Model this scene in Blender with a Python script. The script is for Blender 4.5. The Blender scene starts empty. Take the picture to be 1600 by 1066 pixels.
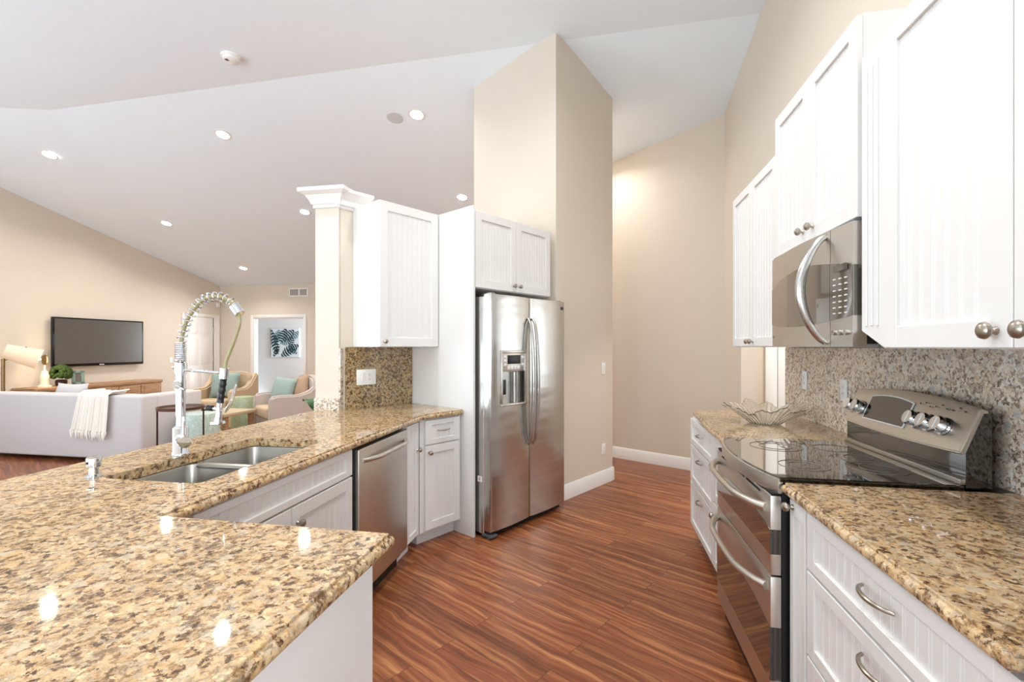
import bpy, bmesh, math, random
from mathutils import Vector, Matrix
S = bpy.context.scene
random.seed(4)
pi = math.pi
# ------------------------------------------------------------------ camera, world, exposure
EYE = 1.372
cam = bpy.data.cameras.new('camera'); co = bpy.data.objects.new('camera', cam)
S.collection.objects.link(co); S.camera = co
co.location = (0, 0, EYE); co.rotation_euler = (pi/2, 0, 0)
cam.lens = 740/1600*36; cam.sensor_width = 36; cam.shift_y = 9/1600; cam.clip_start = .02
S.view_settings.view_transform = 'Standard'; S.view_settings.look = 'None'
S.view_settings.gamma = 1; S.view_settings.use_curve_mapping = False
S.view_settings.exposure = 0.68
W = bpy.data.worlds.new('world'); S.world = W; W.use_nodes = True
W.node_tree.nodes['Background'].inputs[0].default_value = (.86, .93, 1, 1)
W.node_tree.nodes['Background'].inputs[1].default_value = 1.5
# ------------------------------------------------------------------ frames of the plan
TH = math.radians(10.5); PH = math.radians(41.5)
NX, NY = -.278, 3.40
def AW(p, a): return (p*math.cos(TH)+a*math.sin(TH), -p*math.sin(TH)+a*math.cos(TH))
def FW(s, t): return (NX+s*math.sin(PH)-t*math.cos(PH), NY+s*math.cos(PH)+t*math.sin(PH))
def WA(x, y): return (x*math.cos(TH)-y*math.sin(TH), x*math.sin(TH)+y*math.cos(TH))
def FA(s, t): return WA(*FW(s, t))
ROT = {'A': -TH, 'F': pi/2-PH, 'R': -pi/2-TH, 'P': pi/2-TH}   # R: unit facing the aisle from the right wall, P: from the peninsula
def world_xy(fr, x, y):
    return FW(x, y) if fr == 'F' else AW(x, y)
MT = {}
# fill lamps added behind the viewpoint, at unseen windows built further down
def area(name, loc, target, w, h, power, col=(1, 1, 1), parent=None, spread=180):
    l = bpy.data.lights.new(name, 'AREA'); l.shape = 'RECTANGLE'; l.size = w; l.size_y = h
    l.energy = power; l.color = col; l.spread = math.radians(spread)
    o = bpy.data.objects.new(name, l); S.collection.objects.link(o)
    o.location = loc
    d = Vector(target)-Vector(loc); o.rotation_euler = d.to_track_quat('-Z', 'Z').to_euler()
    if parent: o.parent = parent
    return o
BACK = -3.4
WP = 104
WINS = [(-7.6, -5.2), (-4.6, -2.2), (-1.5, 0.9)]
for i, (a0, a1) in enumerate(WINS):
    c = (a0+a1)/2; x, y = AW(c, BACK+.06); tx, ty = AW(c, BACK+3)
    area('window_daylight', (x, y, 1.35), (tx, ty, 9.5), a1-a0-.1, 2.3, WP*(.36 if i == 2 else .8), (.71, .87, 1))  # added fill, tilted up to brighten the ceiling
x, y = AW(-8.6, -.2); tx, ty = AW(-5.6, .2)
area('window_daylight', (x, y, 1.5), (tx, ty, 5.6), 3.6, 2.1, 130, (.71, .87, 1))  # side fill added at an unseen opening in the left wall
# ------------------------------------------------------------------ materials
def newmat(name):
    m = bpy.data.materials.new(name); m.use_nodes = True
    nt = m.node_tree; b = nt.nodes['Principled BSDF']
    return m, nt, b
def L(c): return tuple(((v/255)/12.92 if v/255 <= .04045 else ((v/255+.055)/1.055)**2.4) for v in c)+(1,)
def node(nt, t, **k):
    n = nt.nodes.new(t)
    for a, v in k.items():
        if hasattr(n, a): setattr(n, a, v)
        else: n.inputs[a].default_value = v
    return n
def simple(name, col, rough=.5, metal=0, bump=0, bscale=300, coat=0, var=.04, spec=.5, vscale=6):
    m, nt, b = newmat(name)
    b.inputs['Roughness'].default_value = rough; b.inputs['Metallic'].default_value = metal
    b.inputs['Coat Weight'].default_value = coat; b.inputs['Coat Roughness'].default_value = .08
    b.inputs['Specular IOR Level'].default_value = spec
    tc = node(nt, 'ShaderNodeTexCoord'); nz = node(nt, 'ShaderNodeTexNoise'); nz.inputs['Scale'].default_value = vscale
    nz.inputs['Detail'].default_value = 4
    nt.links.new(tc.outputs['Object'], nz.inputs['Vector'])
    mx = node(nt, 'ShaderNodeMix', data_type='RGBA')
    c = L(col); d = tuple(v*(1-var*2) for v in c[:3])+(1,)
    mx.inputs[6].default_value = d; mx.inputs[7].default_value = c
    nt.links.new(nz.outputs['Fac'], mx.inputs[0]); nt.links.new(mx.outputs[2], b.inputs['Base Color'])
    if bump:
        n2 = node(nt, 'ShaderNodeTexNoise'); n2.inputs['Scale'].default_value = bscale
        bp = node(nt, 'ShaderNodeBump'); bp.inputs['Strength'].default_value = bump; bp.inputs['Distance'].default_value = .002
        nt.links.new(tc.outputs['Object'], n2.inputs['Vector']); nt.links.new(n2.outputs['Fac'], bp.inputs['Height'])
        nt.links.new(bp.outputs[0], b.inputs['Normal'])
    MT[name] = m
    return m
simple('white', (226, 224, 221), .33, var=.01)
simple('trimwhite', (234, 231, 227), .4, var=.01)
simple('wall', (217, 206, 191), .75, bump=.15, bscale=220, var=.012)
simple('roomwall', (226, 226, 224), .8, var=.01)
simple('ceil', (234, 242, 248), .9, bump=.35, bscale=90, var=.01)
simple('knobmetal', (176, 168, 156), .28, 1, var=.05)
simple('chrome', (225, 228, 232), .06, 1, var=.01)
simple('blackplastic', (18, 18, 20), .35, var=.02)
simple('darkgap', (10, 10, 10), .8, var=.0)
simple('sofa', (205, 200, 200), .95, bump=.5, bscale=500, var=.02)
simple('throw', (246, 242, 232), .95, bump=.25, bscale=250, var=.03)
simple('linen', (204, 180, 150), .95, bump=.5, bscale=400, var=.04)
simple('linengrey', (192, 180, 172), .95, bump=.5, bscale=400, var=.03)
simple('teal', (152, 170, 163), .9, bump=.4, bscale=200, var=.06)
simple('pillowbeige', (178, 148, 122), .9, bump=.4, bscale=200, var=.06)
simple('bronze', (70, 48, 38), .4, .6, var=.1)
simple('brass', (150, 128, 92), .35, 1, var=.05)
simple('leaf', (44, 110, 62), .4, var=.3, vscale=20)
simple('moss', (62, 92, 28), .9, bump=1, bscale=80, var=.4, vscale=60)
simple('rug', (196, 178, 148), 1, bump=.8, bscale=200, var=.08)
simple('frameteal', (130, 156, 140), .6, var=.1, vscale=30)
simple('ivory', (232, 222, 200), .4, var=.05)
simple('plate', (240, 240, 236), .3, var=.0)
simple('tvbody', (14, 14, 16), .15, var=.0)
simple('speakergrey', (205, 205, 206), .8, var=.02)
simple('ventdark', (120, 112, 104), .8, var=.05)
simple('canvas', (222, 232, 236), .8, var=.03)
simple('leafprint', (34, 84, 92), .8, var=.45, vscale=14)
simple('frameedge', (138, 98, 58), .6, var=.1)
simple('label', (236, 230, 226), .5, var=.0); simple('redmark', (170, 60, 50), .5, var=.0)
simple('claypot', (120, 110, 100), .8, var=.1)
simple('tabletop', (96, 70, 58), .3, .2, coat=.4, var=.1)
simple('siding', (104, 110, 120), .4, .5, var=.03)
def steel(name, col, rough=.26, vert=True, aniso=.6):
    m, nt, b = newmat(name)
    b.inputs['Metallic'].default_value = 1
    tc = node(nt, 'ShaderNodeTexCoord'); mp = node(nt, 'ShaderNodeMapping')
    mp.inputs['Scale'].default_value = (3, 3, 600) if not vert else (500, 500, 3)
    nz = node(nt, 'ShaderNodeTexNoise'); nz.inputs['Scale'].default_value = 1; nz.inputs['Detail'].default_value = 3
    nt.links.new(tc.outputs['Object'], mp.inputs[0]); nt.links.new(mp.outputs[0], nz.inputs['Vector'])
    r = node(nt, 'ShaderNodeMapRange'); r.inputs[3].default_value = rough-.06; r.inputs[4].default_value = rough+.08
    nt.links.new(nz.outputs['Fac'], r.inputs[0]); nt.links.new(r.outputs[0], b.inputs['Roughness'])
    b.inputs['Base Color'].default_value = L(col)
    # slow ripple of the sheet metal
    n2 = node(nt, 'ShaderNodeTexNoise'); n2.inputs['Scale'].default_value = 2.2
    m3 = node(nt, 'ShaderNodeMapping'); m3.inputs['Scale'].default_value = (.6, .6, 2.2)
    nt.links.new(tc.outputs['Object'], m3.inputs[0]); nt.links.new(m3.outputs[0], n2.inputs['Vector'])
    bp = node(nt, 'ShaderNodeBump'); bp.inputs['Strength'].default_value = .25; bp.inputs['Distance'].default_value = .03
    nt.links.new(n2.outputs['Fac'], bp.inputs['Height']); nt.links.new(bp.outputs[0], b.inputs['Normal'])
    MT[name] = m
steel('steel', (194, 192, 188), .22)
steel('steelwarm', (212, 207, 199), .33)
steel('sinksteel', (176, 174, 168), .3, False)
def glassdark(name, col, rough=.04):
    m, nt, b = newmat(name); b.inputs['Base Color'].default_value = L(col)
    b.inputs['Roughness'].default_value = rough; b.inputs['Coat Weight'].default_value = 1; b.inputs['Coat Roughness'].default_value = .02
    b.inputs['Specular IOR Level'].default_value = .9
    MT[name] = m
glassdark('cooktop', (10, 10, 11), .05); glassdark('ovenglass', (34, 24, 18), .05); glassdark('micglass', (92, 80, 66), .15)
glassdark('screen', (72, 68, 62), .3)
def clearglass():
    m, nt, b = newmat('glass'); b.inputs['Base Color'].default_value = (.95, .96, .92, 1)
    b.inputs['Roughness'].default_value = .12; b.inputs['Transmission Weight'].default_value = 1; b.inputs['IOR'].default_value = 1.4
    MT['glass'] = m
clearglass()
def emit(name, col, st):
    m, nt, b = newmat(name); b.inputs['Base Color'].default_value = (1, 1, 1, 1)
    b.inputs['Emission Color'].default_value = col; b.inputs['Emission Strength'].default_value = st
    MT[name] = m
emit('lamp', (1, .97, .92, 1), 28); emit('bulb', (1, .85, .6, 1), 12)
def shade():
    m, nt, b = newmat('lampshade'); b.inputs['Base Color'].default_value = L((240, 214, 186))
    b.inputs['Emission Color'].default_value = (1, .72, .46, 1); b.inputs['Emission Strength'].default_value = .12
    b.inputs['Roughness'].default_value = .9
    MT['lampshade'] = m
shade()
def ramp(nt, stops, interp='LINEAR'):
    r = nt.nodes.new('ShaderNodeValToRGB'); r.color_ramp.interpolation = interp
    e = r.color_ramp.elements
    while len(e) > 1: e.remove(e[-1])
    e[0].position = stops[0][0]; e[0].color = L(stops[0][1])
    for p, c in stops[1:]:
        x = e.new(p); x.color = L(c)
    return r
def granite(name, warm):
    m, nt, b = newmat(name); lk = nt.links.new
    b.inputs['Roughness'].default_value = .045; b.inputs['Coat Weight'].default_value = .0
    tc = node(nt, 'ShaderNodeTexCoord')
    n0 = node(nt, 'ShaderNodeTexNoise'); n0.inputs['Scale'].default_value = 38; n0.inputs['Detail'].default_value = 6; n0.inputs['Roughness'].default_value = .75
    lk(tc.outputs['Object'], n0.inputs['Vector'])
    sc = node(nt, 'ShaderNodeVectorMath', operation='SCALE'); sc.inputs[3].default_value = .045
    sub = node(nt, 'ShaderNodeVectorMath', operation='SUBTRACT'); sub.inputs[1].default_value = (.5, .5, .5)
    lk(n0.outputs['Color'], sub.inputs[0]); lk(sub.outputs[0], sc.inputs[0])
    ad = node(nt, 'ShaderNodeVectorMath', operation='ADD'); lk(tc.outputs['Object'], ad.inputs[0]); lk(sc.outputs[0], ad.inputs[1])
    pal = {'grey': [(.0, (112, 96, 84)), (.2, (170, 148, 130)), (.42, (214, 192, 168)), (.62, (234, 214, 188)), (.82, (222, 218, 212)), (1, (240, 230, 212))],
           'dark': [(.0, (62, 46, 32)), (.2, (112, 88, 60)), (.42, (158, 126, 84)), (.62, (190, 158, 108)), (.82, (150, 144, 126)), (1, (206, 176, 128))],
           'warm': [(.0, (74, 54, 40)), (.16, (132, 102, 72)), (.34, (182, 146, 102)), (.58, (206, 174, 130)), (.82, (170, 152, 128)), (1, (222, 194, 150))]}[warm]
    # fine mottle and mid-size crystals
    v1 = node(nt, 'ShaderNodeTexVoronoi'); v1.inputs['Scale'].default_value = 92; lk(ad.outputs[0], v1.inputs['Vector'])
    sep = node(nt, 'ShaderNodeSeparateColor'); lk(v1.outputs['Color'], sep.inputs[0])
    nA = node(nt, 'ShaderNodeTexNoise'); nA.inputs['Scale'].default_value = 150; nA.inputs['Detail'].default_value = 4; lk(tc.outputs['Object'], nA.inputs['Vector'])
    mA = node(nt, 'ShaderNodeMath', operation='MULTIPLY_ADD'); mA.inputs[1].default_value = .9; mA.inputs[2].default_value = -.45; lk(nA.outputs['Fac'], mA.inputs[0])
    sA = node(nt, 'ShaderNodeMath', operation='ADD'); lk(mA.outputs[0], sA.inputs[0]); lk(sep.outputs[0], sA.inputs[1])
    r1 = ramp(nt, pal); lk(sA.outputs[0], r1.inputs[0])
    # larger pale feldspar pebbles
    v2 = node(nt, 'ShaderNodeTexVoronoi'); v2.inputs['Scale'].default_value = 24; lk(ad.outputs[0], v2.inputs['Vector'])
    s2 = node(nt, 'ShaderNodeSeparateColor'); lk(v2.outputs['Color'], s2.inputs[0])
    gt = node(nt, 'ShaderNodeMath', operation='GREATER_THAN'); gt.inputs[1].default_value = .55; lk(s2.outputs[1], gt.inputs[0])
    ltd = node(nt, 'ShaderNodeMapRange'); ltd.inputs[1].default_value = .42; ltd.inputs[2].default_value = .3; lk(v2.outputs['Distance'], ltd.inputs[0])
    mu = node(nt, 'ShaderNodeMath', operation='MULTIPLY'); lk(gt.outputs[0], mu.inputs[0]); lk(ltd.outputs[0], mu.inputs[1])
    pc = {'grey': [(0, (214, 208, 198)), (.5, (226, 208, 182)), (.8, (194, 194, 190))], 'dark': [(0, (180, 148, 100)), (.5, (200, 170, 122)), (.8, (150, 142, 120))],
          'warm': [(0, (208, 168, 112)), (.5, (226, 198, 154)), (.8, (196, 180, 154))]}[warm]
    r2 = ramp(nt, pc); lk(s2.outputs[2], r2.inputs[0])
    mm = node(nt, 'ShaderNodeMath', operation='MULTIPLY'); mm.inputs[1].default_value = .75; lk(mu.outputs[0], mm.inputs[0])
    mx = node(nt, 'ShaderNodeMix', data_type='RGBA'); lk(mm.outputs[0], mx.inputs[0]); lk(r1.outputs[0], mx.inputs[6]); lk(r2.outputs[0], mx.inputs[7])
    # dark mica in ragged clusters
    n3 = node(nt, 'ShaderNodeTexNoise'); n3.inputs['Scale'].default_value = 62; n3.inputs['Detail'].default_value = 5; n3.inputs['Roughness'].default_value = .7
    lk(ad.outputs[0], n3.inputs['Vector'])
    n4 = node(nt, 'ShaderNodeTexNoise'); n4.inputs['Scale'].default_value = 9; n4.inputs['Detail'].default_value = 2; lk(tc.outputs['Object'], n4.inputs['Vector'])
    q4 = node(nt, 'ShaderNodeMath', operation='MULTIPLY_ADD'); q4.inputs[1].default_value = .35; q4.inputs[2].default_value = -.175; lk(n4.outputs['Fac'], q4.inputs[0])
    q3 = node(nt, 'ShaderNodeMath', operation='ADD'); lk(n3.outputs['Fac'], q3.inputs[0]); lk(q4.outputs[0], q3.inputs[1])
    r3 = node(nt, 'ShaderNodeMapRange'); r3.inputs[1].default_value = .53; r3.inputs[2].default_value = .63; lk(q3.outputs[0], r3.inputs[0])
    dm = node(nt, 'ShaderNodeMath', operation='MULTIPLY'); dm.inputs[1].default_value = {'warm': .72, 'grey': .45, 'dark': .75}[warm]; lk(r3.outputs[0], dm.inputs[0])
    m2 = node(nt, 'ShaderNodeMix', data_type='RGBA'); lk(dm.outputs[0], m2.inputs[0]); lk(mx.outputs[2], m2.inputs[6])
    m2.inputs[7].default_value = L({'warm': (92, 70, 54), 'grey': (84, 74, 70), 'dark': (58, 42, 30)}[warm])
    lk(m2.outputs[2], b.inputs['Base Color'])
    MT[name] = m
granite('granite', 'warm'); granite('granitegrey', 'grey'); granite('granitedark', 'dark')
def woodfloor():
    m, nt, b = newmat('woodfloor'); lk = nt.links.new
    tc = node(nt, 'ShaderNodeTexCoord')
    mp = node(nt, 'ShaderNodeMapping'); mp.inputs['Rotation'].default_value = (0, 0, pi/2)
    lk(tc.outputs['Object'], mp.inputs[0])
    br = node(nt, 'ShaderNodeTexBrick'); br.offset = .37
    br.inputs['Scale'].default_value = 1; br.inputs['Brick Width'].default_value = 1.25; br.inputs['Row Height'].default_value = .125
    br.inputs['Mortar Size'].default_value = .0012; br.inputs['Color1'].default_value = (0, 0, 0, 1); br.inputs['Color2'].default_value = (1, 1, 1, 1)
    br.inputs['Mortar'].default_value = (.5, .5, .5, 1)
    lk(mp.outputs[0], br.inputs['Vector'])
    # grain: offset per plank, stretched along the plank
    off = node(nt, 'ShaderNodeVectorMath', operation='MULTIPLY_ADD'); off.inputs[1].default_value = (7, 3, 5)
    lk(br.outputs['Color'], off.inputs[0]); lk(mp.outputs[0], off.inputs[2])
    nw = node(nt, 'ShaderNodeTexNoise'); nw.inputs['Scale'].default_value = 2.6; nw.inputs['Detail'].default_value = 2
    lk(off.outputs[0], nw.inputs['Vector'])
    sw = node(nt, 'ShaderNodeVectorMath', operation='MULTIPLY'); sw.inputs[1].default_value = (0, .10, 0); lk(nw.outputs['Color'], sw.inputs[0])
    a2 = node(nt, 'ShaderNodeVectorMath', operation='ADD'); lk(off.outputs[0], a2.inputs[0]); lk(sw.outputs[0], a2.inputs[1])
    m2 = node(nt, 'ShaderNodeMapping'); m2.inputs['Scale'].default_value = (1.1, 26, 1); lk(a2.outputs[0], m2.inputs[0])
    g = node(nt, 'ShaderNodeTexNoise'); g.inputs['Scale'].default_value = 1.3; g.inputs['Detail'].default_value = 5; g.inputs['Roughness'].default_value = .62
    lk(m2.outputs[0], g.inputs['Vector'])
    r = ramp(nt, [(.22, (84, 42, 26)), (.4, (124, 68, 42)), (.52, (146, 86, 54)), (.62, (172, 112, 70)), (.74, (198, 140, 92))])
    lk(g.outputs['Fac'], r.inputs[0])
    m3 = node(nt, 'ShaderNodeMapping'); m3.inputs['Scale'].default_value = (3, 160, 1); lk(a2.outputs[0], m3.inputs[0])
    g2 = node(nt, 'ShaderNodeTexNoise'); g2.inputs['Scale'].default_value = 1; g2.inputs['Detail'].default_value = 3; lk(m3.outputs[0], g2.inputs['Vector'])
    rr = node(nt, 'ShaderNodeMapRange'); rr.inputs[3].default_value = .82; rr.inputs[4].default_value = 1.12; lk(g2.outputs['Fac'], rr.inputs[0])
    sv = node(nt, 'ShaderNodeSeparateColor'); lk(br.outputs['Color'], sv.inputs[0])
    rv = node(nt, 'ShaderNodeMapRange'); rv.inputs[3].default_value = .86; rv.inputs[4].default_value = 1.1; lk(sv.outputs[0], rv.inputs[0])
    mul = node(nt, 'ShaderNodeMath', operation='MULTIPLY'); lk(rr.outputs[0], mul.inputs[0]); lk(rv.outputs[0], mul.inputs[1])
    vm = node(nt, 'ShaderNodeVectorMath', operation='SCALE'); lk(r.outputs[0], vm.inputs[0]); lk(mul.outputs[0], vm.inputs[3])
    mx = node(nt, 'ShaderNodeMix', data_type='RGBA'); lk(br.outputs['Fac'], mx.inputs[0]); lk(vm.outputs[0], mx.inputs[6]); mx.inputs[7].default_value = L((70, 36, 22))
    lk(mx.outputs[2], b.inputs['Base Color'])
    b.inputs['Roughness'].default_value = .34; b.inputs['Specular IOR Level'].default_value = .4
    bp = node(nt, 'ShaderNodeBump'); bp.inputs['Strength'].default_value = .12; bp.inputs['Distance'].default_value = .002
    lk(g2.outputs['Fac'], bp.inputs['Height']); lk(bp.outputs[0], b.inputs['Normal'])
    MT['woodfloor'] = m
woodfloor()
def oak():
    m, nt, b = newmat('oak'); lk = nt.links.new
    tc = node(nt, 'ShaderNodeTexCoord'); mp = node(nt, 'ShaderNodeMapping'); mp.inputs['Scale'].default_value = (3, 3, 40)
    lk(tc.outputs['Object'], mp.inputs[0]); n = node(nt, 'ShaderNodeTexNoise'); n.inputs['Scale'].default_value = 1.5; n.inputs['Detail'].default_value = 4
    lk(mp.outputs[0], n.inputs['Vector']); r = ramp(nt, [(.3, (138, 104, 76)), (.6, (182, 144, 108))]); lk(n.outputs['Fac'], r.inputs[0])
    lk(r.outputs[0], b.inputs['Base Color']); b.inputs['Roughness'].default_value = .6; MT['oak'] = m
oak()
def ceramic():
    m, nt, b = newmat('celadon'); lk = nt.links.new
    tc = node(nt, 'ShaderNodeTexCoord'); n = node(nt, 'ShaderNodeTexVoronoi'); n.inputs['Scale'].default_value = 26
    lk(tc.outputs['Object'], n.inputs['Vector']); r = ramp(nt, [(0, (190, 202, 172)), (.5, (170, 184, 150)), (1, (202, 210, 186))]); lk(n.outputs['Distance'], r.inputs[0])
    lk(r.outputs[0], b.inputs['Base Color']); b.inputs['Roughness'].default_value = .3; MT['celadon'] = m
    m, nt, b = newmat('aqua'); lk = nt.links.new
    tc = node(nt, 'ShaderNodeTexCoord'); n = node(nt, 'ShaderNodeTexVoronoi'); n.inputs['Scale'].default_value = 22
    lk(tc.outputs['Object'], n.inputs['Vector']); r = ramp(nt, [(0, (200, 214, 206)), (.5, (172, 196, 186)), (1, (214, 224, 218))]); lk(n.outputs['Distance'], r.inputs[0])
    lk(r.outputs[0], b.inputs['Base Color']); b.inputs['Roughness'].default_value = .3; MT['aqua'] = m
ceramic()
# ------------------------------------------------------------------ geometry helpers
class B:
    def __init__(s): s.bm = bmesh.new()
    def box(s, x0, x1, y0, y1, z0, z1, bev=0, seg=2):
        r = bmesh.ops.create_cube(s.bm, size=1)
        vs = r['verts']
        bmesh.ops.scale(s.bm, vec=(x1-x0, y1-y0, z1-z0), verts=vs)
        bmesh.ops.translate(s.bm, vec=((x0+x1)/2, (y0+y1)/2, (z0+z1)/2), verts=vs)
        if bev:
            es = list({e for v in vs for e in v.link_edges})
            bmesh.ops.bevel(s.bm, geom=es, offset=bev, segments=seg, affect='EDGES', profile=.5)
        return s
    def prism(s, pts, z0, z1, bev=0, seg=3, topbev=0):
        vs = [s.bm.verts.new((x, y, z0)) for x, y in pts]; f = s.bm.faces.new(vs)
        r = bmesh.ops.extrude_face_region(s.bm, geom=[f]); nv = [g for g in r['geom'] if isinstance(g, bmesh.types.BMVert)]
        bmesh.ops.translate(s.bm, vec=(0, 0, z1-z0), verts=nv)
        bmesh.ops.recalc_face_normals(s.bm, faces=s.bm.faces[:])
        if topbev:
            s.bm.edges.ensure_lookup_table()
            ns = set(nv); bs = set(vs)
            es = [e for e in s.bm.edges if (e.verts[0] in ns and e.verts[1] in ns) or (e.verts[0] in bs and e.verts[1] in bs)]
            bmesh.ops.bevel(s.bm, geom=es, offset=topbev, segments=seg, affect='EDGES', profile=.5)
        return s
    def poly(s, pts, axis='y', d0=0, d1=.01):
        """extrude a 2-D outline (x,z) along y"""
        vs = [s.bm.verts.new((x, d0, z)) for x, z in pts]; f = s.bm.faces.new(vs)
        r = bmesh.ops.extrude_face_region(s.bm, geom=[f]); nv = [g for g in r['geom'] if isinstance(g, bmesh.types.BMVert)]
        bmesh.ops.translate(s.bm, vec=(0, d1-d0, 0), verts=nv)
        bmesh.ops.recalc_face_normals(s.bm, faces=s.bm.faces[:])
        return s
    def sweepx(s, prof, x0, x1):
        """profile of (y,z) points extruded along x, closed"""
        n = len(prof)
        a = [s.bm.verts.new((x0, y, z)) for y, z in prof]; b = [s.bm.verts.new((x1, y, z)) for y, z in prof]
        s.bm.faces.new(a); s.bm.faces.new(b[::-1])
        for i in range(n): s.bm.faces.new((a[i], b[i], b[(i+1) % n], a[(i+1) % n]))
        bmesh.ops.recalc_face_normals(s.bm, faces=s.bm.faces[:])
        return s
    def lathe(s, prof, seg=32, M=None, cap=True):
        rings = []
        for r, z in prof:
            if r < 1e-5: rings.append([s.bm.verts.new((0, 0, z))])
            else: rings.append([s.bm.verts.new((r*math.cos(2*pi*i/seg), r*math.sin(2*pi*i/seg), z)) for i in range(seg)])
        nv = [v for R in rings for v in R]
        for A, C in zip(rings, rings[1:]):
            for i in range(seg):
                j = (i+1) % seg
                q = [A[i % len(A)], A[j % len(A)], C[j % len(C)], C[i % len(C)]]
                u = []
                for v in q:
                    if v not in u: u.append(v)
                if len(u) > 2:
                    try: s.bm.faces.new(u)
                    except ValueError: pass
        if cap and len(rings[0]) > 1: s.bm.faces.new(rings[0])
        if cap and len(rings[-1]) > 1: s.bm.faces.new(rings[-1])
        if M is not None: bmesh.ops.transform(s.bm, matrix=M, verts=nv)
        bmesh.ops.recalc_face_normals(s.bm, faces=s.bm.faces[:])
        return s
    def cyl(s, p0, p1, r0, r1=None, seg=20):
        p0 = Vector(p0); p1 = Vector(p1); d = p1-p0
        M = Matrix.Translation(p0) @ d.to_track_quat('Z', 'Y').to_matrix().to_4x4()
        return s.lathe([(r0, 0), (r1 if r1 is not None else r0, d.length)], seg, M)
    def tube(s, pts, r, seg=10, cap=True, closed=False):
        pts = [Vector(p) for p in pts]; n = len(pts); rings = []
        up = None
        for i, p in enumerate(pts):
            t = (pts[min(i+1, n-1)]-pts[max(i-1, 0)]).normalized()
            if up is None: up = t.orthogonal().normalized()
            up = (up-t*up.dot(t)).normalized(); bi = t.cross(up)
            rr = r[i] if isinstance(r, (list, tuple)) else r
            rings.append([s.bm.verts.new(p+rr*(math.cos(2*pi*k/seg)*up+math.sin(2*pi*k/seg)*bi)) for k in range(seg)])
        for A, C in zip(rings, rings[1:]):
            for k in range(seg): s.bm.faces.new((A[k], A[(k+1) % seg], C[(k+1) % seg], C[k]))
        if cap: s.bm.faces.new(rings[0][::-1]); s.bm.faces.new(rings[-1])
        bmesh.ops.recalc_face_normals(s.bm, faces=s.bm.faces[:])
        return s
    def bead(s, x0, x1, z0, z1, y, pitch=.042, dep=.0032, g=.0045, back=.01):
        """beadboard sheet facing -y: grooves with a small round bead"""
        n = max(1, round((x1-x0)/pitch)); w = (x1-x0)/n
        pts = [(x0, y)]
        for i in range(1, n):
            c = x0+i*w
            pts += [(c-g*1.6, y), (c-g, y+dep), (c-g*.35, y+.0005), (c+g*.35, y+.0005), (c+g, y+dep), (c+g*1.6, y)]
        pts += [(x1, y), (x1, y+back), (x0, y+back)]
        a = [s.bm.verts.new((px, py, z0)) for px, py in pts]; b = [s.bm.verts.new((px, py, z1)) for px, py in pts]
        m = len(pts)
        for i in range(m): s.bm.faces.new((a[i], a[(i+1) % m], b[(i+1) % m], b[i]))
        bmesh.ops.recalc_face_normals(s.bm, faces=s.bm.faces[:])
        return s
    def door(s, x0, x1, z0, z1, y=0, th=.02, st=.055, pitch=.042, rail=None):
        """framed beadboard door, front face at y, body behind it"""
        rail = rail or st
        bv = .002
        s.box(x0, x0+st, y, y+th, z0, z1, bv, 1); s.box(x1-st, x1, y, y+th, z0, z1, bv, 1)
        s.box(x0+st-.001, x1-st+.001, y, y+th, z1-rail, z1, bv, 1); s.box(x0+st-.001, x1-st+.001, y, y+th, z0, z0+rail, bv, 1)
        s.bead(x0+st-.002, x1-st+.002, z0+rail-.002, z1-rail+.002, y+.009, pitch)
        return s
    def make(s, name, mat, parent=None, smooth=True, ang=35, mats=None):
        me = bpy.data.meshes.new(name); s.bm.to_mesh(me); s.bm.free()
        for mm in (mats or [mat]): me.materials.append(MT[mm])
        if smooth:
            me.shade_smooth(); me.set_sharp_from_angle(angle=math.radians(ang))
        o = bpy.data.objects.new(name, me); S.collection.objects.link(o)
        if parent: o.parent = parent
        return o
def tag(o, label=None, cat=None, group=None, kind=None):
    if label: o['label'] = label
    if cat: o['category'] = cat
    if group: o['group'] = group
    if kind: o['kind'] = kind
    return o
def put(o, fr, x, y, z=0, rz=0, tilt=None):
    wx, wy = world_xy(fr, x, y); o.location = (wx, wy, z); o.rotation_euler = (0, 0, ROT[fr]+rz); return o
def thing(name, label, cat, fr, x, y, z=0, rz=0, group=None):
    o = bpy.data.objects.new(name, None); S.collection.objects.link(o); o.empty_display_size = .1
    put(o, fr, x, y, z, rz); tag(o, label, cat, group); return o
def struct(b, name, mat, fr='A', x=0, y=0, z=0, parent=None, **k):
    o = b.make(name, mat, parent, **k)
    if not parent: put(o, fr, x, y, z); o['kind'] = 'structure'
    return o
def text_poly(): pass
def knob_bm(x, z, y=0, r=.016):
    b = B(); M = Matrix.Translation((x, y, z)) @ Matrix.Rotation(pi/2, 4, 'X')
    b.lathe([(0, -.001), (.010, -.001), (.009, .003), (.0055, .008), (.006, .013), (r*.8, .016), (r, .022), (r*.92, .028), (r*.55, .033), (0, .034)], 20, M)
    return b
def pull_bm(x, z, y=0, w=.096, out=.028):
    b = B(); pts = []
    for i in range(15):
        u = i/14; pts.append((x-w/2-.006+(w+.012)*u, y-out*math.sin(pi*u)**.55+.001, z))
    b.tube(pts, [.0045+.0015*math.sin(pi*i/14) for i in range(15)], 10)
    return b
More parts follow.
